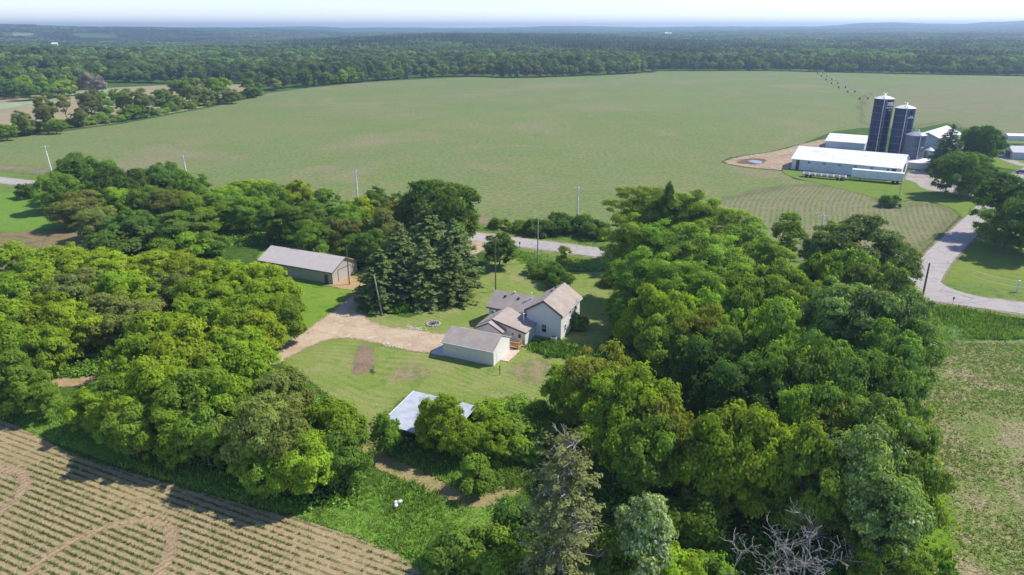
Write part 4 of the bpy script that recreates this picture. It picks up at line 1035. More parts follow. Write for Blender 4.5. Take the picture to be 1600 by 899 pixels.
def window(parent, face, u, z, w_, h, frame=TRIM, fr=0.1):
    """window on a wall: face = ('y', y0, -1) wall plane y=y0 looking to -y, or ('x', x0, 1)"""
    ax, p, s = face
    f = MB(); g = MB()
    def bx(b, a0, a1, z0, z1, d0, d1):
        lo, hi = sorted((p+s*d0, p+s*d1))
        if ax == 'y': b.box(a0, a1, lo, hi, z0, z1)
        else: b.box(lo, hi, a0, a1, z0, z1)
    bx(f, u-w_/2-fr, u-w_/2, z-h/2-fr, z+h/2+fr, 0.002, .06); bx(f, u+w_/2, u+w_/2+fr, z-h/2-fr, z+h/2+fr, 0.002, .06)
    bx(f, u-w_/2, u+w_/2, z+h/2, z+h/2+fr, 0.002, .055); bx(f, u-w_/2, u+w_/2, z-h/2-fr, z-h/2, 0.002, .075)
    bx(f, u-w_/2, u+w_/2, z-.025, z+.025, .02, .045)
    o = f.build('window', frame, parent)
    bx(g, u-w_/2, u+w_/2, z-h/2, z+h/2, 0.004, .02); g.build('pane', GLASS, o)
    return o
def root(name, px, ang, label, cat, group=None, z=0.0):
    x, y = G(*px) if px[1] > 0 and len(px) == 2 else px[:2]
    return tag(empty(name, (x, y, z), ang), label, cat, group)
# ---- garage
r = root('garage', (771.2, 572.8), A25, 'pale single-storey garage with a brown shingle roof at the end of the gravel drive', 'garage')
b = MB(); gable_body(b, -9.8, 0, 0, 6.4, 2.85, 4.4, z0=.12); b.build('wall', SIDE_G, r)
b = MB().box(-9.84, .04, -.04, 6.44, 0.0, .13); b.build('foundation', FOUND, r)
b = MB(); roof_slabs(b, -9.8, 0, 0, 6.4, 2.85, 4.4, ov=.28, oe=.12, th=.1); b.build('roof', SHINGG, r)
b = MB(); b.box(-10.0, .16, -.4, -.3, 2.62, 2.8); b.box(-10, .16, 6.7, 6.8, 2.62, 2.8); b.build('gutter', TRIM, r)
b = MB(); b.box(-.06, .035, -.035, .06, .13, 2.75); b.box(-9.83, -9.74, -.035, .06, .13, 2.75); b.box(-.06, .035, 6.34, 6.43, .13, 2.75); b.build('corner_trim', TRIM, r)
b = MB(); b.box(-9.86, -9.8, .9, 5.5, .14, 2.35); d = b.build('garage_door', TRIM, r)
b = MB(); b.box(-8.4, -7.6, -.045, -.003, .14, 2.15); b.build('door', SIDE_G, r)
b = MB(); b.box(.003, .04, 1.2, 2.0, .14, 2.1); b.build('door', TRIM, r)
sl_ = MB(); sl_.box(-12.3, -9.86, -.2, 6.2, 0.0, 0.14)
o = sl_.build('driveway_slab', simple('slab_concrete', (0.5, 0.5, 0.5), .85, var=.06)); o.location = r.location; o.rotation_euler = r.rotation_euler; tag(o, kind='structure')
# ---- farmhouse
r = root('farmhouse', (875.9, 533.4), A25, 'pale two-storey farmhouse with brown shingle roofs and two lower wings', 'house')
ze, zr = 5.3, 7.45
b = MB(); gable_body(b, -6.8, 0, 0, 10, ze, zr, axis=1, z0=.35); b.build('wall', SIDING, r)
b = MB(); b.box(-6.84, .04, -.04, 10.04, 0, .36); b.box(-15.6, -6.8, 1.3, 8.0, 0, .345); b.box(-14.3, -4.95, -5.3, -.05, 0, .34); b.build('foundation', FOUND, r)
b = MB(); roof_slabs(b, -6.8, 0, 0, 10, ze, zr, axis=1, ov=.4, oe=.35, th=.14); b.build('roof', SHING, r)
def rakes(x0, x1, rid, ze_, zr_, y, ov, th=.27, dz=-.02):
    b = MB(); s1 = (zr_-ze_)/(rid-x0); s2 = (zr_-ze_)/(x1-rid)
    for (xa, za, xb, zb) in ((x0-ov, ze_-s1*ov, rid, zr_), (rid, zr_, x1+ov, ze_-s2*ov)):
        b.prism([(xa, za-th+dz), (xb, zb-th+dz), (xb, zb+.12), (xa, za+.12)], 1, y-.05, y)
    return b
rakes(-6.8, 0, -3.4, ze, zr, -.355, .4).build('fascia', FASC, r)
b = MB(); b.box(.36, .44, -.35, 10.35, 4.86, 5.04); b.build('gutter', TRIM, r)
# wing (1.5 storey) to the left
b = MB(); gable_body(b, -15.4, -6.85, 1.5, 7.7, 4.0, 5.95, z0=.35); b.build('wall', SIDING, r)
b = MB(); roof_slabs(b, -15.4, -6.3, 1.5, 7.7, 4.0, 5.95, ov=.5, oe=.35, th=.14); b.build('roof', SHING, r)
b = MB(); b.box(-15.75, -6.2, .86, .95, 3.55, 3.8); b.build('fascia', FASC, r)
# short cricket of roof where the wing meets the main gable
# addition in front
ax0, ax1, ay0, ay1, ridx = -14.2, -5.0, -4.8, 1.45, -11.4
b = MB(); b.prism([(ax0, .34), (ax1, .34), (ax1, 2.75), (ridx, 4.2), (ax0, 2.75)], 1, ay0, -.03)
b.prism([(ax0, .34), (-6.9, .34), (-6.9, 3.17), (ridx, 4.2), (ax0, 2.75)], 1, -.03, 1.47); b.build('wall', SIDING, r)
s1, s2 = 1.45/2.8, 1.45/6.4
b = MB()
b.prism([(ax0-.4, 2.75-s1*.4+.02), (ridx, 4.22), (ax1+.3, 2.75-s2*.3+.02), (ax1+.3, 2.75-s2*.3+.14), (ridx, 4.36), (ax0-.4, 2.75-s1*.4+.15)], 1, ay0-.3, -.02)
b.prism([(ax0-.4, 2.75-s1*.4+.02), (ridx, 4.22), (-6.85, 4.22-s2*4.55), (-6.85, 4.36-s2*4.55), (ridx, 4.36), (ax0-.4, 2.75-s1*.4+.15)], 1, -.02, 1.46)
b.build('roof', SHING, r)
b = MB(); b.prism([(ridx+.8, 4.02-s2*.8), (ax1+.3, 2.55-s2*.3), (ax1+.3, 2.9-s2*.3), (ridx+.8, 4.37-s2*.8)], 1, ay0-.36, ay0-.305); b.build('fascia', FASC, r)
# small projecting gable at the addition's left front
b = MB(); gable_body(b, -14.0, -9.1, -6.1, -4.82, 2.72, 4.0, axis=1, z0=.1); b.build('wall', SIDING, r)
b = MB(); roof_slabs(b, -14.0, -9.1, -6.1, -4.85, 2.72, 4.0, axis=1, ov=.45, oe=.0, th=.12)
for k, v in enumerate(b.v):
    if v[1] < -6: b.v[k] = (v[0], v[1]-.35, v[2])
b.build('roof', SHING, r)
rakes(-14.0, -9.1, -11.55, 2.72, 4.0, -6.455, .45, .16).build('fascia', FASC, r)
for (u, z, w_, h) in ((-3.3, 2.0, .85, 1.5),): window(r, ('y', 0, -1), u, z, w_, h, fr=.14)
for (y, z, w_, h) in ((2.2, 1.9, .6, 1.2), (4.7, 2.0, .75, 1.5), (7.6, 2.0, .8, 1.5), (4.7, 4.35, .7, 1.2), (7.5, 4.35, .75, 1.3)): window(r, ('x', 0, 1), y, z, w_, h)
window(r, ('x', -15.4, -1), 4.6, 2.2, .8, 1.2); window(r, ('y', 1.5, -1), -14.5, 2.5, .5, .8)
# entry door with two-pane light, wall lamp, gable vent
b = MB(); b.box(-6.55, -5.6, ay0-.06, ay0-.003, .36, 2.4); d = b.build('door', TRIM, r)
b = MB(); b.box(-6.35, -5.8, ay0-.075, ay0-.062, 1.45, 2.2); b.build('pane', GLASS, d)
b = MB(); b.box(-7.5, -7.3, ay0-.15, ay0-.003, 1.8, 2.15); b.build('wall_lamp', DARKM, r)
b = MB(); b.tube([(-3.4, -.003, 6.7), (-3.4, -.05, 6.7)], .28, 8); b.build('gable_vent', TRIM, r)
# roof pipes, vents
for (x, y, z0, z1, rad, m_) in ((-11.7, -3.6, 3.9, 5.2, .13, GALV), (-6.9, -1.2, 3.0, 4.6, .12, TRIM), (-7.6, 4.0, 5.5, 6.8, .1, TRIM), (-11.4, 4.6, 5.6, 6.3, .1, TRIM)):
    b = MB().tube([(x, y, z0), (x, y, z1)], rad, 10).tube([(x, y, z1+.003), (x, y, z1+.15)], rad*1.5, 10); b.build('flue_pipe', m_, r)
def roofz(x, y): return ze+(zr-ze)*(1-abs(x+3.4)/3.4)
for (x, y, z) in ((-12.9, 3.6, 5.45), (-10.1, 3.6, 5.45), (-4.4, 6.2, 6.95), (-4.4, 8.4, 6.95)):
    b = MB().box(x-.2, x+.2, y-.2, y+.2, z-.1, z+.24); b.build('roof_vent', DARKM, r)
# ---- deck, walk, ac unit
r2 = tag(empty('deck', r.location, A25), 'small new wooden deck with railing at the farmhouse\'s side door', 'deck')
b = MB()
for k in range(11): b.box(-8.6+k*.3, -8.32+k*.3, -6.9, -4.86, .36, .42)
b.build('deck_boards', WOOD, r2)
b = MB()
for x in (-8.5, -7.0, -5.4): b.box(x-.06, x+.06, -6.88, -6.76, 0, 1.35)
b.box(-5.46, -5.34, -4.98, -4.87, 0, 1.35); b.build('post', WOOD, r2)
b = MB(); b.box(-8.56, -5.34, -6.9, -6.74, 1.352, 1.41); b.box(-8.5, -5.4, -6.85, -6.79, .55, .63); b.box(-5.44, -5.36, -6.7, -4.9, 1.352, 1.41); b.box(-5.43, -5.37, -6.75, -4.9, .55, .63)
for k in range(20): b.box(-8.4+k*.15, -8.35+k*.15, -6.84, -6.8, .635, 1.35)
for k in range(11): b.box(-5.42, -5.38, -6.65+k*.16, -6.6+k*.16, .635, 1.35)
b.build('railing', WOOD, r2)
b = MB().box(-6.9, -5.0, -12.0, -6.95, 0, .16); o = b.build('sidewalk', simple('pink_concrete', (0.56, 0.44, 0.38), .9, var=.06)); o.location = r.location; o.rotation_euler = (0, 0, A25); tag(o, kind='structure')
r3 = tag(empty('air_conditioner', r.location, A25), 'grey air conditioner unit at the farmhouse\'s near corner', 'air conditioner')
b = MB().box(-1.5, -.5, -1.3, -.35, .1, 1.0); b.build('casing', GALV, r3, bevel=.04)
b = MB().box(-1.6, -.4, -1.4, -.25, 0, .1); b.build('pad', FOUND, r3); b = MB().tube([(-1, -.83, 1.003), (-1, -.83, 1.05)], .38, 16); b.build('fan_grille', DARKM, r3)
# ---- pole shed
PS = ribbed('shed_wall_metal', (0.46, 0.42, 0.35), 0, 0.35, .5, .05, .22)
PSE = ribbed('shed_gable_metal_lit', (0.5, 0.455, 0.38), 1, 0.35, .5, .05, .22)  # same metal as the wall, sunlight on the gable painted in as lighter colour
PSR = ribbed('shed_roof_metal', (0.58, 0.51, 0.45), 0, 0.6, .5, .05, .12)
PST = simple('shed_trim', (0.17, 0.14, 0.125), .6)
zz = lambda x, y: (390+x/6.914, 370+y/6.914)
r = root('pole_shed', zz(900, 518), A25, 'long beige metal pole shed with a light grey roof behind the left grove', 'shed')
b = MB(); gable_body(b, -20.9, 0, 0, 9, 3.1, 5.15); b.build('wall', PS, r)
b = MB(); b.prism([(0.0, 0), (9, 0), (9, 3.08), (4.5, 5.13), (0, 3.08)], 0, .003, .04); b.build('gable_wall', PSE, r)
b = MB(); roof_slabs(b, -20.9, 0, 0, 9, 3.1, 5.15, ov=.5, oe=.4, th=.1); b.build('roof', PSR, r)
b = MB(); b.box(-21.3, .4, -.53, -.5, 2.76, 2.95); b.prism([(-.5, 2.6), (4.5, 4.95), (9.5, 2.6), (9.5, 2.85), (4.5, 5.16), (-.5, 2.85)], 0, .402, .43); b.box(-.08, .05, -.05, -.003, 0, 2.85); b.build('trim', PST, r)
b = MB(); b.box(.043, .08, 2.1, 6.6, .03, 2.75); d = b.build('overhead_door', ribbed('door_panels', (0.5, .455, .43), 2, .5, .5, .03, .3), r)
b = MB(); b.box(.045, .1, 1.95, 2.1, .03, 2.9); b.box(.045, .1, 6.6, 6.75, .03, 2.9); b.box(.045, .1, 2.1, 6.6, 2.75, 2.9); b.build('door_frame', PST, d)
b = MB(); b.box(-2.2, -1.2, -.06, -.003, .03, 2.1); b.build('door', simple('dark_door', (0.1, .1, .1), .6), r)
# ---- open shed with a sheet metal roof (partly overgrown)
SM = ribbed('weathered_sheet_metal', (0.52, 0.54, 0.58), 0, 0.45, .5, .15, .4, metal=.1, dirt=(.33,.35,.4))
x, y = G(646, 612, 3.2)
r = tag(empty('open_shed', (x, y, 0), math.radians(-25)), 'low open shed with a silvery sheet metal roof partly hidden by trees', 'shed')
b = MB(); W_, D_ = 10.6, 8.6
b.prism([(-D_, 2.35), (0.2, 3.15), (0.2, 3.21), (-D_, 2.41)], 0, 0, W_); b.build('roof', SM, r)
b = MB(); b.prism([(-D_, 2.3), (.2, 3.1), (.2, 3.24), (-D_, 2.44)], 0, -.14, -.003); b.build('fascia', TRIM, r)
OW = simple('old_boards', (0.2, .16, .12), .9, var=.2, scale=5, streak=(6, 6, .5))
for px_ in (.2, 3.6, 7.0, 10.3):
    for py_ in (-8.3, -4.2, -.1):
        b = MB().box(px_-.09, px_+.09, py_-.09, py_+.09, 0, 3.0+py_*.095); b.build('post', OW, r)
b = MB()
for k in range(11): b.box(.2+k*.98, .29+k*.98, -D_+.1, -D_+.25, 2.18, 2.33)
b.box(.1, 10.5, -8.42, -8.3, 1.95, 2.16); b.box(.3, 10.3, -.2, -.12, .05, 2.9); b.build('rafter', OW, r)
# ---- farmyard: long white barn
WM = ribbed('white_barn_wall_shade_blue', (0.66, 0.7, 0.75), 0, 0.9, .5, .05, .1, dirt=(0.42, .47, .52))  # white wall with the blue of its shade put into the colour
WME = ribbed('white_barn_gable_lit', (0.72, 0.72, 0.72), 1, 0.9, .5, .03, .1)  # same white for the sunlit end, without the painted blue shade
WR = ribbed('white_barn_roof', (0.85, 0.82, 0.83), 0, 1.0, .45, .03, .06, dirt=(0.55, .49, .46))
bz = lambda x, y: (1220+x/5.286, 130+y/5.286)
RB = root('barn', bz(85, 712), A33, 'long low white barn with a white metal roof in front of the blue silos', 'barn')
r = RB
b = MB(); gable_body(b, 0, 39.5, 0, 24, 4.3, 7.7); b.build('wall', WM, r)
b = MB(); b.prism([(0.0, 0), (24, 0), (24, 4.28), (12, 7.68), (0, 4.28)], 0, 39.503, 39.56); b.build('gable_wall', WME, r)
b = MB(); roof_slabs(b, 0, 39.5, 0, 24, 4.3, 7.7, ov=.6, oe=.5, th=.18); b.build('roof', WR, r)
b = MB(); b.box(39.57, 39.65, 7.5, 15.5, .05, 4.2); b.build('door', simple('dark_red_opening', (0.09, .045, .045), .8), r)
b = MB(); b.box(1.6, 2.9, -.07, -.003, .05, 3.9); b.build('door', simple('maroon_door', (0.16, .07, .075), .7), r)
b = MB(); b.box(36.3, 37.8, -.07, -.003, 2.3, 3.9); b.build('door', simple('maroon_door', (0.16, .07, .075), .7), r)
for k in range(6):
    x0 = 6.0+k*5.7; b = MB().box(x0, x0+1.0, -.06, -.003, 3.0, 3.75); b.build('window', simple('grey_fan_opening', (0.25, .26, .26), .7), r)
def onbarn(x, y): 
    c_, s_ = math.cos(A33), math.sin(A33); return (RB.location.x+x*c_-y*s_, RB.location.y+x*s_+y*c_)
# trailers in front
x, y = G(1329, 281.5); r = tag(empty('semi_trailer', (x, y, 0), math.radians(-30)), 'white box semi-trailer parked in front of the long barn', 'trailer')
WT = simple('trailer_white', (0.72, 0.75, 0.79), .4, var=.05, scale=.6); RUB = simple('rubber', (0.02, .02, .02), .9)
b = MB().box(0, 17.5, 0, 2.6, 1.15, 4.0); b.build('box_body', WT, r, bevel=.05)
b = MB(); b.box(-.03, 17.53, -.03, 2.63, 4.0, 4.08); b.build('roof_rail', TRIM, r)
b = MB(); b.box(.5, 17.2, .7, 1.9, .85, 1.147); b.build('chassis', DARKM, r)
b = MB(); b.box(3, 3.2, .4, .6, 0, .85); b.box(3, 3.2, 2.0, 2.2, 0, .85); b.build('landing_leg', DARKM, r)
for x0 in (14.2, 15.6):
    for y0 in (.05, 2.0):
        b = MB().tube([(x0, y0, .5), (x0, y0+.5, .5)], .5, 16); wv_ = b.build('wheel', RUB, r)
x, y = G(1252.5, 277); r = tag(empty('flatbed_trailer', (x, y, 0), math.radians(-31)), 'long dark flatbed trailer with white racks left of the box trailer', 'trailer')
b = MB().box(0, 15.5, 0, 2.4, .8, 1.05); b.build('bed', DARKM, r)
b = MB()
for k in range(8): b.box(k*2.15, k*2.15+.5, -.05, 2.45, 1.06, 1.6)
b.box(0, 15.5, 2.2, 2.42, 1.61, 1.85); b.box(0, 15.5, 0, .16, 1.61, 1.8); b.build('rack', TRIM, r)
for x0 in (1.5, 3.0, 12.6, 14.0):
    for y0 in (.0, 2.0): MB().tube([(x0, y0, .45), (x0, y0+.4, .45)], .45, 14).build('wheel', RUB, r)
# second low barn behind
x, y = G(1289.5, 230.5); r = tag(empty('barn', (x, y, 0), A33), 'small low white barn behind the long barn, left of the silos', 'barn')
b = MB(); gable_body(b, 0, 17, 0, 19, 3.2, 5.6); b.build('wall', WM, r)
b = MB(); roof_slabs(b, 0, 17, 0, 19, 3.2, 5.6, ov=.5, oe=.5, th=.15); b.build('roof', WR, r)
b = MB().box(17.003, 17.08, 6, 12, .05, 3.1); b.build('door', simple('dark_opening', (0.07, .04, .04), .8), r)
x, y = onbarn(30, 28); r = tag(empty('feed_room', (x, y, 0), A33), 'low white lean-to at the foot of the tall blue silos', 'building')
b = MB(); b.prism([(0, 0), (9, 0), (9, 3.0), (0, 2.4)], 0, 0, 22); b.build('wall', WM, r)
b = MB(); b.prism([(-.4, 2.42), (9.4, 3.05), (9.4, 3.2), (-.4, 2.57)], 0, -.4, 22.4); b.build('roof', WR, r)
# silos
SB = lambda nm, c, dirt: ribbed(nm, c, 2, 2.9, .22, .12, .0, dirt=dirt, spec=.6)
def silo(px, rad, h, mat_, label, topbase, chute_ang, marks=None, capm=None, bands=1.45, ground=None):
    x, y = px
    r = tag(empty('silo', (x, y, 0)), label, 'silo')
    MB().lathe([(rad, 0), (rad, h)], 48).build('wall', mat_, r, smooth=True)
    b = MB(); n = max(1, int(h/bands/2))
    for k in range(1, n+1):
        z = h-k*h/(n+.6); b.lathe([(rad, z), (rad+.05, z), (rad+.05, z+.09), (rad, z+.09)], 48)
    b.build('band', simple('band_metal', (0.2, .25, .34), .5, .2), r)
    b = MB().lathe([(rad+.1, h-.12), (rad+.14, h), (rad*.55, h+rad*.2), (.25, h+rad*.31), (0.01, h+rad*.32)], 48)
    b.build('roof', capm or TRIM, r)
    # chute / ladder cage running up the wall, and platform at the top
    a = chute_ang; cx_, cy_ = math.cos(a)*(rad+.28), math.sin(a)*(rad+.28)
    MB().tube([(cx_, cy_, .1), (cx_, cy_, h+.3), (cx_*.35, cy_*.35, h+rad*.45)], .2, 8).build('fill_pipe', GALV, r)
    b = MB(); cx2, cy2 = math.cos(a+.16)*(rad+.2), math.sin(a+.16)*(rad+.2); cx3_, cy3 = math.cos(a+.26)*(rad+.2), math.sin(a+.26)*(rad+.2)
    b.tube([(cx2, cy2, .2), (cx2, cy2, h)], .04, 5).tube([(cx3_, cy3, .2), (cx3_, cy3, h)], .04, 5)
    for k in range(int(h/.6)): b.tube([(cx2, cy2, .5+k*.6), (cx3_, cy3, .5+k*.6)], .025, 4)
    b.build('ladder', GALV, r)
    b = MB(); t = h+rad*.32
    for q in range(8):
        aa = q*math.pi/4; b.tube([(.8*math.cos(aa), .8*math.sin(aa), t-.15), (.8*math.cos(aa), .8*math.sin(aa), t+.9)], .035, 4)
        b.tube([(.8*math.cos(aa), .8*math.sin(aa), t+.9), (.8*math.cos(aa+math.pi/4), .8*math.sin(aa+math.pi/4), t+.9)], .035, 4)
    b.build('top_railing', GALV, r)
    if marks:
        b = MB()
        for (da, z, wd, hh) in marks:      # white lettering strips wrapped on the wall
            n = 5; a0 = -math.pi/2+da
            for k in range(n):
                a1, a2 = a0+(k-n/2)*wd/n/rad, a0+(k+1-n/2)*wd/n/rad
                b.add([(math.cos(a1)*(rad+.03), math.sin(a1)*(rad+.03), z), (math.cos(a2)*(rad+.03), math.sin(a2)*(rad+.03), z), (math.cos(a2)*(rad+.03), math.sin(a2)*(rad+.03), z+hh), (math.cos(a1)*(rad+.03), math.sin(a1)*(rad+.03), z+hh)], [(0, 1, 2, 3)])
        b.build('emblem', TRIM, r)
    return r
BLUE = ribbed('blue_enamel', (0.014, 0.03, 0.085), 2, 1.45, .4, .25, .12, dirt=(0.035, .045, .085), spec=.25)
BLUE2 = ribbed('blue_enamel_clean', (0.014, 0.036, 0.105), 2, 1.45, .4, .2, .12, dirt=(0.03, .045, .09), spec=.25)
OLDB = ribbed('faded_blue_enamel', (0.1, 0.12, 0.17), 2, 1.45, .45, .25, .2, dirt=(0.2, .19, .2), spec=.3)
def mk_flag(h):
    # small emblem of stripes over two lines of tiny lettering, as blocks
    m = [(.28, h-1.55-.42*k, 3.0, .24) for k in range(4)]
    m += [(.28+d, h-3.9, .34, .5) for d in (-.34, -.22, -.1, .02, .14, .26, .38)]
    m += [(.28+d, h-4.9, .3, .4) for d in (-.12, 0, .12, .24)]
    return m
p1 = G(1366, 247); p2 = G(1400, 251.5); p3 = G(1423, 258); p4 = G(1448.5, 258)
CR = math.radians
silo(p1, 3.9, 25.6, BLUE, 'taller of the two dark blue silos, the left one, with a white emblem', 0, CR(245), mk_flag(25.6))
silo(p2, 3.9, 22.4, BLUE2, 'second tall dark blue silo with white lettering near its top', 0, CR(250),
     [(.25+d, 18.4, .3, .5) for d in (-.36, -.25, -.14, -.03, .08, .19, .3)]+[(.22+d, 19.0, .34, .36) for d in (-.1, .03, .16)])
silo(p3, 3.9, 12.6, OLDB, 'shorter faded blue-grey silo right of the tall pair', 0, CR(265), [(.3, 7.6, 1.6, .4), (.2, 7.0, .8, .3)], capm=GALV)
# small hopper bin
r = tag(empty('feed_bin', (p4[0], p4[1], 0)), 'small grey hopper bin with a pale conical roof beside the faded silo', 'bin')
MB().lathe([(.35, 1.2), (1.7, 3.2), (1.7, 6.2)], 24).build('hopper', simple('bin_grey', (0.34, .39, .4), .5, .3), r)
MB().lathe([(1.78, 6.15), (.3, 7.3), (.01, 7.35)], 24).build('roof', TRIM, r)
for a in (.6, 2.2, 3.7, 5.3): MB().tube([(1.6*math.cos(a), 1.6*math.sin(a), 0), (1.6*math.cos(a), 1.6*math.sin(a), 3.4)], .07, 6).build('leg', GALV, r)
# far white barn
pk = G(1451.4, 207.6, 10.5); pf = G(1478.8, 196.9, 10.5); an = math.atan2(pf[1]-pk[1], pf[0]-pk[0])
LEN = min(60, math.hypot(pf[0]-pk[0], pf[1]-pk[1]))
r = tag(empty('barn', (pk[0], pk[1], 0), an), 'big white barn half hidden behind the dark farm spruce', 'barn')
b = MB(); gable_body(b, 0, LEN, -11, 11, 5.6, 10.4); b.build('wall', WM, r)
b = MB(); roof_slabs(b, 0, LEN, -11, 11, 5.6, 10.4, ov=.6, oe=.6, th=.2); b.build('roof', WR, r)
b = MB(); b.box(-.06, -.003, -3, 3, .05, 4.5); b.build('door', simple('blue_grey_door', (0.4, .45, .5), .6), r)
x, y = G(1581, 249.5); r = tag(empty('shed', (x, y, 0), CR(-12)), 'grey metal shed with a dark doorway at the far right edge', 'shed')
b = MB(); gable_body(b, 0, 16, 0, 10, 3.2, 5.2); b.build('wall', ribbed('grey_shed_wall', (0.5, .55, .6), 0, .6, .5, .05, .1), r)
b = MB(); roof_slabs(b, 0, 16, 0, 10, 3.2, 5.2, ov=.4, oe=.4, th=.12); b.build('roof', ribbed('grey_shed_roof', (0.5, .5, .52), 0, .8, .5, .05, .1), r)
b = MB().box(-.07, -.003, 2.5, 7.5, .05, 3.0); b.build('door', DARKM, r)
x, y = G(1574, 219); r = tag(empty('trailer_house', (x, y, 0), CR(-10)), 'small pale outbuilding beyond the round dark farm tree', 'building')
b = MB(); gable_body(b, 0, 9, 0, 4.5, 2.2, 3.0); b.build('wall', WM, r); b = MB(); roof_slabs(b, 0, 9, 0, 4.5, 2.2, 3.0, th=.1); b.build('roof', WR, r)
# parked car on the farm lane (dark blue)
x, y = G(1596, 272); r = tag(empty('parked_car', (x, y, 0.16), CR(150)), 'dark car parked on the farm lane at the right edge', 'car')
CB = simple('car_paint', (0.03, .04, .07), .25, .3, spec=.6)
MB().prism([(-2.3, .35), (2.25, .35), (2.3, .8), (1.5, .95), (.9, 1.45), (-1.2, 1.5), (-2.0, 1.0), (-2.3, .9)], 1, -.88, .88).build('body', CB, r, bevel=.08)
MB().prism([(1.4, .97), (.88, 1.4), (-1.15, 1.44), (-1.85, 1.02)], 1, -.895, .895).build('side_glass', GLASS, r)
for x0 in (-1.4, 1.4):
    for y0 in (-.9, .7): MB().tube([(x0, y0, .33), (x0, y0+.2, .33)], .33, 14).build('wheel', RUB, r)
# distant farm buildings far off
for (u, v, dd, lab, nm) in ((1012, 56, 3400, 'tiny white farm buildings far off above the middle of the woods', 'far_barn'), (1018, 55.5, 3450, 'tiny white silo-like building far off, right one of the pair above the woods', 'far_barn'),
                       (108, 82, 2620, 'tiny white building on the far pale field at the upper left', 'far_barn'), (160, 78, 2700, 'tiny white house far off in the left valley', 'far_barn')):
    a = math.atan((u-800)/F/cP); x, y = dd*math.sin(a), dd*math.cos(a); z = float(zterrain(x, y)[0])
    zb = z+(12 if u > 900 else 0)
    r = tag(empty(nm, (x, y, z), .3), lab, 'building'); H_ = 24 if u > 900 else 9
    b = MB(); gable_body(b, 0, 16 if u != 1018 else 9, 0, 12, H_, H_+4); b.build('wall', WM, r); b = MB(); roof_slabs(b, 0, 16 if u != 1018 else 9, 0, 12, H_, H_+4, th=.3); b.build('roof', WR, r)
FP = ground_mat('far_pale_field', (0.42, 0.33, 0.25), (0.38, .31, .23), None, big=.01, mid=.03)
FG = ground_mat('far_green_field', (0.2, 0.26, 0.11), (0.17, .24, .1), None, big=.01, mid=.03)
for (d0, u0, hw, hd), m_ in zip(CLEAR, (FP, FG, FG, FP)):
    vs = []
    N_ = 20
    for i in range(N_+1):
        for j in range(N_+1):
            uu = u0+hw*.8*(i/N_*2-1); dd = d0+hd*.9*(j/N_*2-1); a = math.atan((uu-800)/F/cP); x, y = dd*math.sin(a), dd*math.cos(a); vs.append((x, y, float(zterrain(x, y)[0])+.6))
    b = MB().add(vs, [(i*(N_+1)+j, (i+1)*(N_+1)+j, (i+1)*(N_+1)+j+1, i*(N_+1)+j+1) for i in range(N_) for j in range(N_)])
    tag(b.build('far_field', m_), kind='structure')
# ================================================================ POLES, PIVOT, SMALL THINGS
PW = simple('pale_pole_wood', (0.8, .77, .74), .8, var=.1); PD = simple('brown_pole_wood', (0.2, .15, .12), .9, var=.15); PG = simple('grey_pole_wood', (0.45, .42, .4), .85)
def pole(u, v, h, m_, label, arm=None, lean=0.0, rad=.16, base=None, armang=math.radians(65), group=None, light=False):
    x, y = G(*base) if base else G(u, v, h)
    r = tag(empty('utility_pole', (x, y, 0), 0), label, 'utility pole', group); r.rotation_euler = (0, lean, 0)
    MB().tube([(0, 0, -.3), (0, 0, h)], [rad*1.2, rad*.8], 10).build('post', m_, r)
    if arm:
        c_, s_ = math.cos(armang), math.sin(armang); L = arm/2
        MB().tube([(-c_*L, -s_*L, h-.35), (c_*L, s_*L, h-.35)], .09, 6).build('crossarm', m_, r)
        for t in (-.95, -.5, .5, .95): MB().tube([(c_*L*t, s_*L*t, h-.26), (c_*L*t, s_*L*t, h+.08)], .07, 6).build('insulator', GALV, r)
    return r
g = 'utility poles along the field side of the road'
for (u, v, l) in ((72, 228, 'leftmost of the row, at the road\'s left end'), (288, 243, 'second from the left, behind the tree belt'), (555.5, 266, 'third from the left, behind the pole shed\'s trees'), (903.5, 292, 'fourth from the left, over the roadside shrubs'), (1287, 335, 'fifth of the row, rising behind the right grove')):
    pole(u, v, 11.5, PW, 'pale crossarm pole, '+l, arm=3.2, rad=.25, group=g, armang=math.radians(10), lean=-.05 if u < 400 else 0)
pole(841, 350, 11, PG, 'pale grey pole without crossarm on the house side of the road', base=(840, 410), rad=.16)
pole(775, 362, 12, PD, 'dark thin pole standing behind the farmhouse\'s left wing', base=(774.5, 456), rad=.13)
pole(585, 432, 8.2, PG, 'grey pole leaning left in front of the driveway spruces', base=(597, 491), rad=.15, lean=-.13)
pole(1447, 412, 9.5, PD, 'brown pole leaning right at the road junction beside the right grove', base=(1438, 480), rad=.2, lean=.0)
pole(1407, 264, 8.6, PG, 'thin grey pole in the row crop in front of the white trailer', base=(1402, 322), rad=.13)
pole(541, 385, 9, PD, 'short dark pole behind the pole shed\'s roof', rad=.12)
b = MB(); x, y = G(1589, 457); r = tag(empty('post', (x, y, 0)), 'short white post on the corner lawn at the right edge', 'post'); MB().box(-.16, .16, -.16, .16, 0, 2.6).build('shaft', TRIM, r); MB().box(-.2, .2, -.2, .2, 2.6, 2.68).build('cap', TRIM, r)
x, y = G(1488, 477); r = tag(empty('road_sign', (x, y, 0)), 'small dark marker sign at the edge of the junction by the ditch grass', 'sign'); MB().tube([(0, 0, 0), (0, 0, 1.3)], .04, 6).build('post', DARKM, r); MB().box(-.18, .18, -.03, .03, 1.3, 1.75).build('plate', DARKM, r)
x, y = G(812, 388); r = tag(empty('mailbox', (x, y, 0)), 'dark mailbox on a slim post beside the driveway mouth', 'mailbox'); MB().tube([(0, 0, 0), (0, 0, 1.2)], .06, 6).build('post', PD, r)
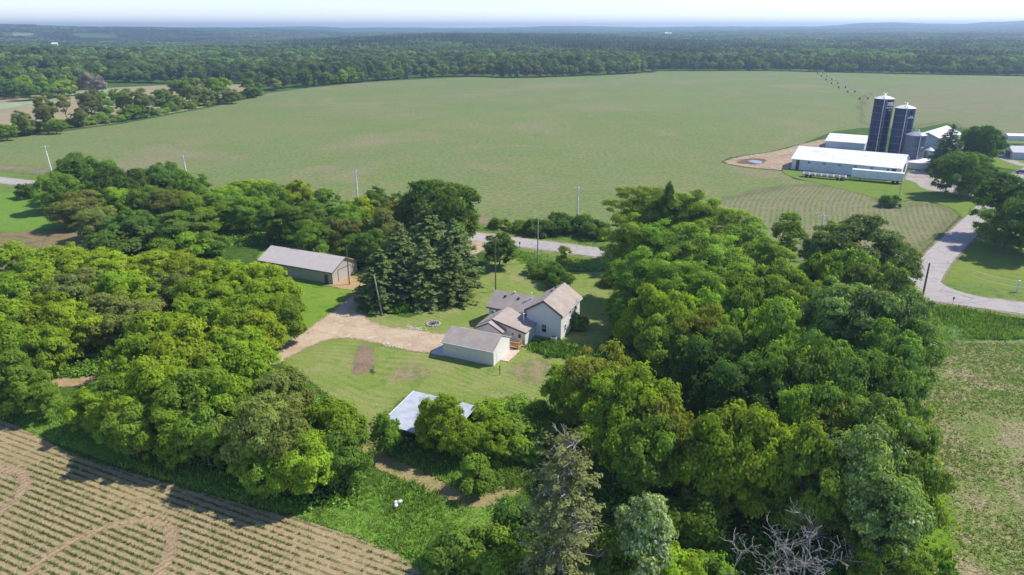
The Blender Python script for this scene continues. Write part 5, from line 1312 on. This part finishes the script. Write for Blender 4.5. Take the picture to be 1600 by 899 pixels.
MB().prism([(-.2, 1.2), (.2, 1.2), (.2, 1.5), (.1, 1.62), (-.1, 1.62), (-.2, 1.5)], 1, -.35, .35).build('box', DARKM, r)
x, y = G(781, 586.5); r = tag(empty('post', (x, y, 0)), 'rusty short post with a clump of weeds near the garage\'s corner', 'post'); MB().tube([(0, 0, 0), (0, 0, 1.6)], .07, 8).build('shaft', simple('rust', (0.2, .09, .05), .9), r); MB().box(-.12, .12, -.1, .1, 1.6, 1.72).build('cap', simple('rust', (0.2, .09, .05), .9), r)
for i, (u, v) in enumerate(((1547, 452), (1557, 452))):
    x, y = G(u-25, v-1); r = tag(empty('sign_stake', (x, y, 0)), ('left' if i == 0 else 'right')+' one of two thin stakes on the corner lawn', 'stake'); MB().tube([(0, 0, 0), (0, 0, 1.3)], .035, 5).build('shaft', PG, r); MB().tube([(0, 0, 1.3), (0, 0, 1.36)], .06, 5).build('cap', PG, r)
# white rocks in the meadow
ROCK = simple('white_rock', (0.72, .68, .66), .8, var=.08, scale=3)
def stone(b, x, y, z, s, rng):
    d = unit(rng, 1); N_ = []
    import itertools
    base = len(b.v); ph = [(-1, 0), (-.6, .8), (0, 1), (.6, .8), (1, 0)]
    f1, f2 = rng.random(2)*6
    for zz_, rr_ in ph[1:-1]:
        for k in range(8):
            a = k*math.pi/4; q = 1+.18*math.sin(a*2+f1)+.1*math.cos(a*3+f2); b.v.append((x+s*rr_*q*math.cos(a), y+s*rr_*q*math.sin(a), z+s*.75*zz_))
    b.v.append((x, y, z-s*.75)); b.v.append((x, y, z+s*.75))
    for i in range(2):
        for k in range(8): b.f.append((base+i*8+k, base+i*8+(k+1) % 8, base+(i+1)*8+(k+1) % 8, base+(i+1)*8+k))
    for k in range(8): b.f.append((base+24, base+(k+1) % 8, base+k)); b.f.append((base+25, base+16+k, base+16+(k+1) % 8))
rg = R_(4)
for i, (u, v, s, l) in enumerate(((625, 790, .32, 'upper right one of three white rocks in the meadow'), (618.5, 791, .27, 'upper left one of three white rocks in the meadow'), (619, 796, .3, 'lowest of three white rocks in the meadow'))):
    b = MB(); stone(b, 0, 0, .3, s, rg); o = b.build('rock', ROCK, smooth=True); x, y = G(u, v); o.location = (x, y, .25); tag(o, l, 'rock', 'white rocks in the meadow')
# fire ring: stones round an ash bed
x, y = G(677, 507); r = tag(empty('fire_pit', (x, y, 0)), 'round fire pit ringed with pale stones on the lawn', 'fire pit')
for k in range(16):
    a = k*math.pi/8; b = MB(); stone(b, 1.25*math.cos(a), 1.25*math.sin(a), .12, .24, rg); b.build('stone', simple('ring_stone', (0.45, .4, .36), .9) if k == 0 else bpy.data.materials['ring_stone'], r, smooth=True)
b = MB(); b.lathe([(.01, .1), (1.1, .07)], 20); b.build('ash_bed', simple('ash', (0.2, .17, .16), .95, var=.3, scale=4), r)
b = MB(); b.tube([(-.5, -.2, .15), (.45, .3, .22)], .09, 7); b.tube([(-.3, .4, .18), (.3, -.45, .3)], .08, 7); b.build('charred_log', DARKM, r)
# loose stone border of the spruce bed
b = MB()
for k in range(90):
    t = k/89; u = 672+t*58+rg.normal()*1.5; v = 484-t*32+rg.normal()*1.2-3*math.sin(t*3); x, y = G(u, v); stone(b, x, y, .1, .16+.18*rg.random(), rg)
tag(b.build('stone_border', simple('border_stone', (0.36, .31, .3), .95, var=.2)), 'loose border of grey stones round the spruce bed', 'stones', kind='stuff')
b = MB()
for k in range(40):
    u = 636+rg.random()*28+rg.normal()*3; v = 512.5+(u-640)*.14+rg.normal()*1.8; x, y = G(u, v); stone(b, x, y, .05, .08+.13*rg.random(), rg)
for k in range(40):
    u = 590+rg.random()*40; v = 537.5+(u-596)*.2+rg.normal()*1.4; x, y = G(u, v); stone(b, x, y, .1, .06+.12*rg.random(), rg)
tag(b.build('gravel_chunks', simple('pale_chunk', (0.6, .54, .47), .9, var=.15, scale=4)), 'white stone chunks scattered along both rims of the gravel drive', 'stones', kind='stuff')
# centre pivot irrigation machine
WPX = [(1349.5, 156), (1330, 145), (1315.5, 138), (1304, 131.5), (1295, 125.5), (1287.5, 120), (1281.5, 115.3)]
P = [G(*q) for q in WPX]
r = tag(empty('irrigation_machine', (P[0][0], P[0][1], 0)), 'long wheeled irrigation machine crossing the far crop field behind the silos', 'irrigation machine')
ox, oy = P[0]
for i, (x, y) in enumerate(P):
    x -= ox; y -= oy; tw = MB()
    for sx in (-3.2, 3.2): tw.tube([(x+sx, y, .9), (x, y, 4.2)], .09, 5)
    tw.tube([(x-3.2, y, .9), (x+3.2, y, .9)], .1, 5); t_ = tw.build('tower', GALV, r)
    for sx in (-3.2, 3.2): MB().tube([(x+sx-.2, y, .9), (x+sx+.2, y, .9)], .95, 16).build('wheel', RUB, t_)
for i in range(len(P)-1):
    a = Vector((P[i][0]-ox, P[i][1]-oy, 4.2)); c = Vector((P[i+1][0]-ox, P[i+1][1]-oy, 4.2)); b = MB(); ps = []; lo = []
    dirn = (c-a).normalized(); side = dirn.cross(Vector((0, 0, 1)))
    for k in range(9):
        t = k/8; q = a.lerp(c, t); q.z += 1.1*math.sin(math.pi*t); ps.append(q); lo.append(q+Vector((0, 0, -1.1*math.sin(math.pi*t)-.2)))
    b.tube(ps, .11, 6)
    for k in range(1, 8): b.tube([ps[k], lo[k]+side*.6], .04, 4); b.tube([ps[k], lo[k]-side*.6], .04, 4)
    b.tube([q+side*.6 for q in lo], .035, 4); b.tube([q-side*.6 for q in lo], .035, 4); b.build('pipe_span', GALV, r)
# wires at the corner lawn
for i, (dz, l) in enumerate(((0, 'upper'), (-1.2, 'lower'))):
    b = MB(); a = Vector((*G(1520, 422, 7), 7+dz)); c = Vector((*G(1640, 442, 7), 7+dz)); 
    b.tube([a.lerp(c, t)+Vector((0, 0, -.8*math.sin(math.pi*t))) for t in np.linspace(0, 1, 9)], .045, 4); tag(b.build('power_line', TRIM), l+' pale wire over the corner lawn at the right edge', 'wire')
# end poles of those wires: the left one is a slim grey pole among the roadside
# ================================================================ GROUND COVER (uncountable)
GR = leafmat('grass_blades', base=(0.23, 0.38, 0.065), trans=0.3, tintlo=0.55, tinthi=1.5, alt=(0.2, 0.22, 0.05))
WEED = leafmat('weed_leaves', base=(0.18, 0.33, 0.045), trans=0.25, tintlo=0.5, tinthi=1.5, alt=(0.15, 0.2, 0.03))
CORNL = leafmat('seedling_leaves', base=(0.1, 0.17, 0.035), trans=0.25, tintlo=0.6, tinthi=1.4)
def blades(name, X, Y, h, spread, m, label, cat, seed, nb=5, z=0.05, wid=.5, lie=.35):
    rng = R_(seed); n = len(X); N_ = n*nb
    bx_ = np.repeat(X, nb)+rng.normal(size=N_)*spread; by_ = np.repeat(Y, nb)+rng.normal(size=N_)*spread
    hh = np.repeat(h if hasattr(h, '__len__') else np.full(n, h), nb)*(.5+.7*rng.random(N_))
    a = rng.random(N_)*6.283; wv_ = wid*hh*(.5+.6*rng.random(N_)); ln = rng.normal(size=(N_, 2))*lie*hh[:, None]
    z0 = np.full(N_, z)
    V = np.stack([np.stack([bx_-np.cos(a)*wv_/2, by_-np.sin(a)*wv_/2, z0], 1), np.stack([bx_+np.cos(a)*wv_/2, by_+np.sin(a)*wv_/2, z0], 1),
                  np.stack([bx_+np.cos(a)*wv_*.25+ln[:, 0], by_+np.sin(a)*wv_*.25+ln[:, 1], hh+z0], 1), np.stack([bx_-np.cos(a)*wv_*.25+ln[:, 0], by_-np.sin(a)*wv_*.25+ln[:, 1], hh*.9+z0], 1)], 1).reshape(-1, 3)
    t = np.clip(np.repeat(rng.random(n), nb)*.5+rng.random(N_)*.5, 0, 1); kf = np.repeat((rng.random(n) < .15).astype(float), nb)
    o = obj(name, npmesh(name, V, np.arange(4*N_).reshape(-1, 4), m, {'tint': ('FACE', t), 'kindf': ('FACE', kf)}))
    tag(o, label, cat, kind='stuff'); return o
def scatter(poly, dens, rng, px=True, inset=0.0):
    P = np.array([G(*q) for q in poly] if px else poly); lo = P.min(0); hi = P.max(0); n = int((hi-lo).prod()*dens)
    X = lo[0]+rng.random(n)*(hi[0]-lo[0]); Y = lo[1]+rng.random(n)*(hi[1]-lo[1]); ok = sdf(X, Y, P) > inset
    return X[ok], Y[ok]
def lat_at(E, X, Y):
    ri = np.clip(((np.log(np.hypot(X, Y))-math.log(46))/.0045).round().astype(int), 0, NR-1); ti = np.clip(((np.degrees(np.arctan2(X, Y))+44)/.26).round().astype(int), 0, NT-1)
    return E[ri, ti]
rng = R_(21)
# seedlings in rows
ca, sa = math.cos(math.radians(RA)), math.sin(math.radians(RA))
P = np.array([G(*q) for q in CORN]); c_ = P.mean(0)
rows_ = np.arange(-160, 160)*0.92; al = np.arange(-90, 90, .24)
A_, B_ = np.meshgrid(al, rows_); A_ = A_+rng.normal(size=A_.shape)*.07
off = .46
X = A_*ca-(B_+off)*sa; Y = A_*sa+(B_+off)*ca
# rows sit at multiples of the period measured from the origin: same phase as the soil shader
X = X.ravel(); Y = Y.ravel(); dn = Y > 46
X, Y = X[dn], Y[dn]; e = sdf(X, Y, P); nz = np.sin(X*.31+Y*.17)+np.sin(X*.11-Y*.23+2)+rng.normal(size=len(X))*.6
tk = lat_at(trk_e, X, Y); U = 800+F*X/(Y*cP+CH*sP)
ok = (e > 1.0) & (nz > -1.1) & (tk < -.1) & (U > -80) & (U < 720) & (rng.random(len(X)) < np.clip(.45+e*.06, 0, .95))
blades('crop_seedlings', X[ok], Y[ok], .22, .08, CORNL, 'rows of young crop seedlings in the lower left field', 'seedlings', 31, nb=8, wid=.45, lie=.6)
# meadow and rough grass
areas = [([(500, 800), (560, 770), (600, 742), (650, 757), (700, 780), (740, 795), (790, 790), (860, 800), (1000, 830), (1100, 960), (680, 960), (655, 880), (560, 840), (490, 815)], 9, .5, 'meadow_grass', 'tall bright meadow grass between the seedling field and the mown path'),
         ([(590, 690), (640, 690), (900, 690), (860, 760), (790, 765), (740, 780), (690, 752), (650, 730), (610, 716)], 9, .5, 'meadow_grass', 'tall weeds below the sheet metal roof'),
         ([(0, 640), (60, 618), (130, 625), (180, 700), (330, 735), (430, 770), (500, 800), (560, 830), (400, 792), (250, 748), (110, 702), (0, 655)], 8, .45, 'rough_grass', 'rough grass strip along the top rim of the seedling field'),
         ([(1380, 472), (1440, 478), (1600, 501), (1700, 515), (1700, 540), (1600, 531), (1480, 533), (1430, 545), (1390, 520)], 7, .8, 'ditch_grass', 'tall wind-combed grass in the ditch at the right'),
         ([(620, 490), (680, 480), (735, 445), (745, 420), (720, 420), (650, 470), (600, 480)], 9, .9, 'bed_weeds', 'leafy weeds in front of the driveway spruces'),
         ([(835, 535), (870, 532), (905, 545), (900, 560), (860, 560), (825, 548), (815, 540)], 7, .5, 'bed_weeds', 'weedy flower bed in front of the farmhouse gable'),
         ([(735, 350), (850, 362), (965, 378), (965, 392), (850, 374), (735, 359)], 2.5, .5, 'verge_grass', 'rough grass on the field side of the road'),
         ([(800, 392), (965, 414), (970, 425), (900, 424), (820, 412), (790, 400)], 3.5, .5, 'verge_grass', 'rough grass on the house side of the road'),
         ([(1090, 860), (1480, 860), (1520, 1000), (1050, 1000)], 4, .6, 'grove_weeds', 'weeds under the trees at the lower right'),
         ([(850, 640), (1100, 700), (1120, 860), (850, 800)], 4, .5, 'grove_weeds', 'weeds under the trees right of the old pine')]
for i, (poly, dn, h, nm, lab) in enumerate(areas):
    X, Y = scatter(poly, dn, rng); hh = h*(.6+.5*(np.sin(X*.4+i)+np.cos(Y*.33))*.5+.5*rng.random(len(X)))
    blades(nm, X, Y, np.clip(hh, .15, 2), .22, WEED if 'weed' in nm else GR, lab, 'grass' if 'grass' in nm else 'weeds', 40+i, nb=5, wid=.55 if 'weed' in nm else .3, lie=.4)
X, Y = scatter([(1440, 545), (1480, 536), (1640, 536), (1700, 960), (1430, 960), (1480, 800), (1430, 640)], 8, rng)
nz = np.sin(X*.23+1)+np.sin(Y*.31+X*.13)+np.sin(X*.07-Y*.11+2)*1.2; ok = nz+rng.normal(size=len(X))*.9 > -.3; ok &= lat_at(trk_e, X, Y) < 1e8
blades('young_crop_plants', X[ok], Y[ok], .17, .12, leafmat('bean_leaves', base=(0.27, 0.38, 0.09), trans=0.3, tintlo=.6, tinthi=1.4), 'young green crop plants dotting the lower right field', 'seedlings', 77, nb=5, wid=1.1, lie=.7)
X, Y = scatter([(1440, 545), (1480, 536), (1640, 536), (1700, 960), (1430, 960), (1480, 800), (1430, 640)], 4, rng)
blades('crop_residue', X, Y, .12, .1, leafmat('straw', base=(0.5, 0.41, 0.28), trans=0.1, tintlo=.6, tinthi=1.3), 'pale crop residue strewn over the lower right field', 'straw', 78, nb=3, wid=.7, lie=1.4)
# leafy undergrowth under the groves (keeps the crowns from standing on bare ground)
def under(poly, dens, nm, lab, seed, h=1.0):
    X, Y = scatter(poly, dens, rng); n = len(X); r_ = R_(seed); k = 9
    bx_ = np.repeat(X, k)+r_.normal(size=n*k)*.5; by_ = np.repeat(Y, k)+r_.normal(size=n*k)*.5; bz_ = np.abs(r_.normal(size=n*k))*.4*h+.1
    Nn = unit(r_, n*k)*.6+np.array([0, 0, .8]); Nn /= np.linalg.norm(Nn, axis=1)[:, None]
    V, Fq = leaf_quads(r_, np.stack([bx_, by_, bz_], 1), Nn, .32*(.6+.7*r_.random(n*k)))
    tag(obj(nm, npmesh(nm, V, Fq, WEED, {'tint': ('FACE', r_.random(n*k)), 'kindf': ('FACE', (r_.random(n*k) < .1).astype(float))})), lab, 'undergrowth', kind='stuff')
under([(0, 430), (100, 410), (440, 440), (470, 500), (430, 535), (380, 560), (260, 575), (160, 588), (0, 596)], 1.6, 'undergrowth', 'leafy undergrowth below the left grove', 61)
under([(150, 612), (260, 592), (420, 585), (500, 620), (575, 720), (560, 790), (470, 800), (330, 735), (190, 700), (130, 640)], 2.2, 'undergrowth', 'leafy undergrowth below the front trees of the left grove', 62)
under([(960, 430), (1200, 420), (1430, 470), (1480, 560), (1430, 640), (1470, 780), (1430, 900), (1000, 900), (880, 700), (860, 610), (960, 540)], 1.5, 'undergrowth', 'leafy undergrowth below the right grove', 63, 1.2)
under([(80, 310), (300, 305), (600, 330), (740, 350), (735, 400), (600, 450), (560, 440), (540, 385), (400, 385), (330, 390), (160, 370)], 1.0, 'undergrowth', 'leafy undergrowth below the roadside tree belt', 64)
under([(570, 690), (600, 650), (740, 640), (800, 625), (870, 640), (880, 690), (830, 720), (700, 715), (600, 700)], 3, 'undergrowth', 'leafy tangle round the sheet metal roof', 65, 1.6)
# air
hb = MB().box(-14500, 14500, -300, 14500, -30, 130)
hm = bpy.data.materials.new('haze_air'); hm.use_nodes = True; hn = hm.node_tree; hn.nodes.clear()
ho = hn.nodes.new('ShaderNodeOutputMaterial'); pv = hn.nodes.new('ShaderNodeVolumePrincipled'); pv.inputs['Color'].default_value = (0.6, 0.78, 1.0, 1); pv.inputs['Density'].default_value = 1.8e-4; pv.inputs['Anisotropy'].default_value = 0.3
hn.links.new(pv.outputs[0], ho.inputs['Volume'])
tag(hb.build('haze', hm), 'thin blue summer haze over the whole countryside', 'haze', kind='stuff')
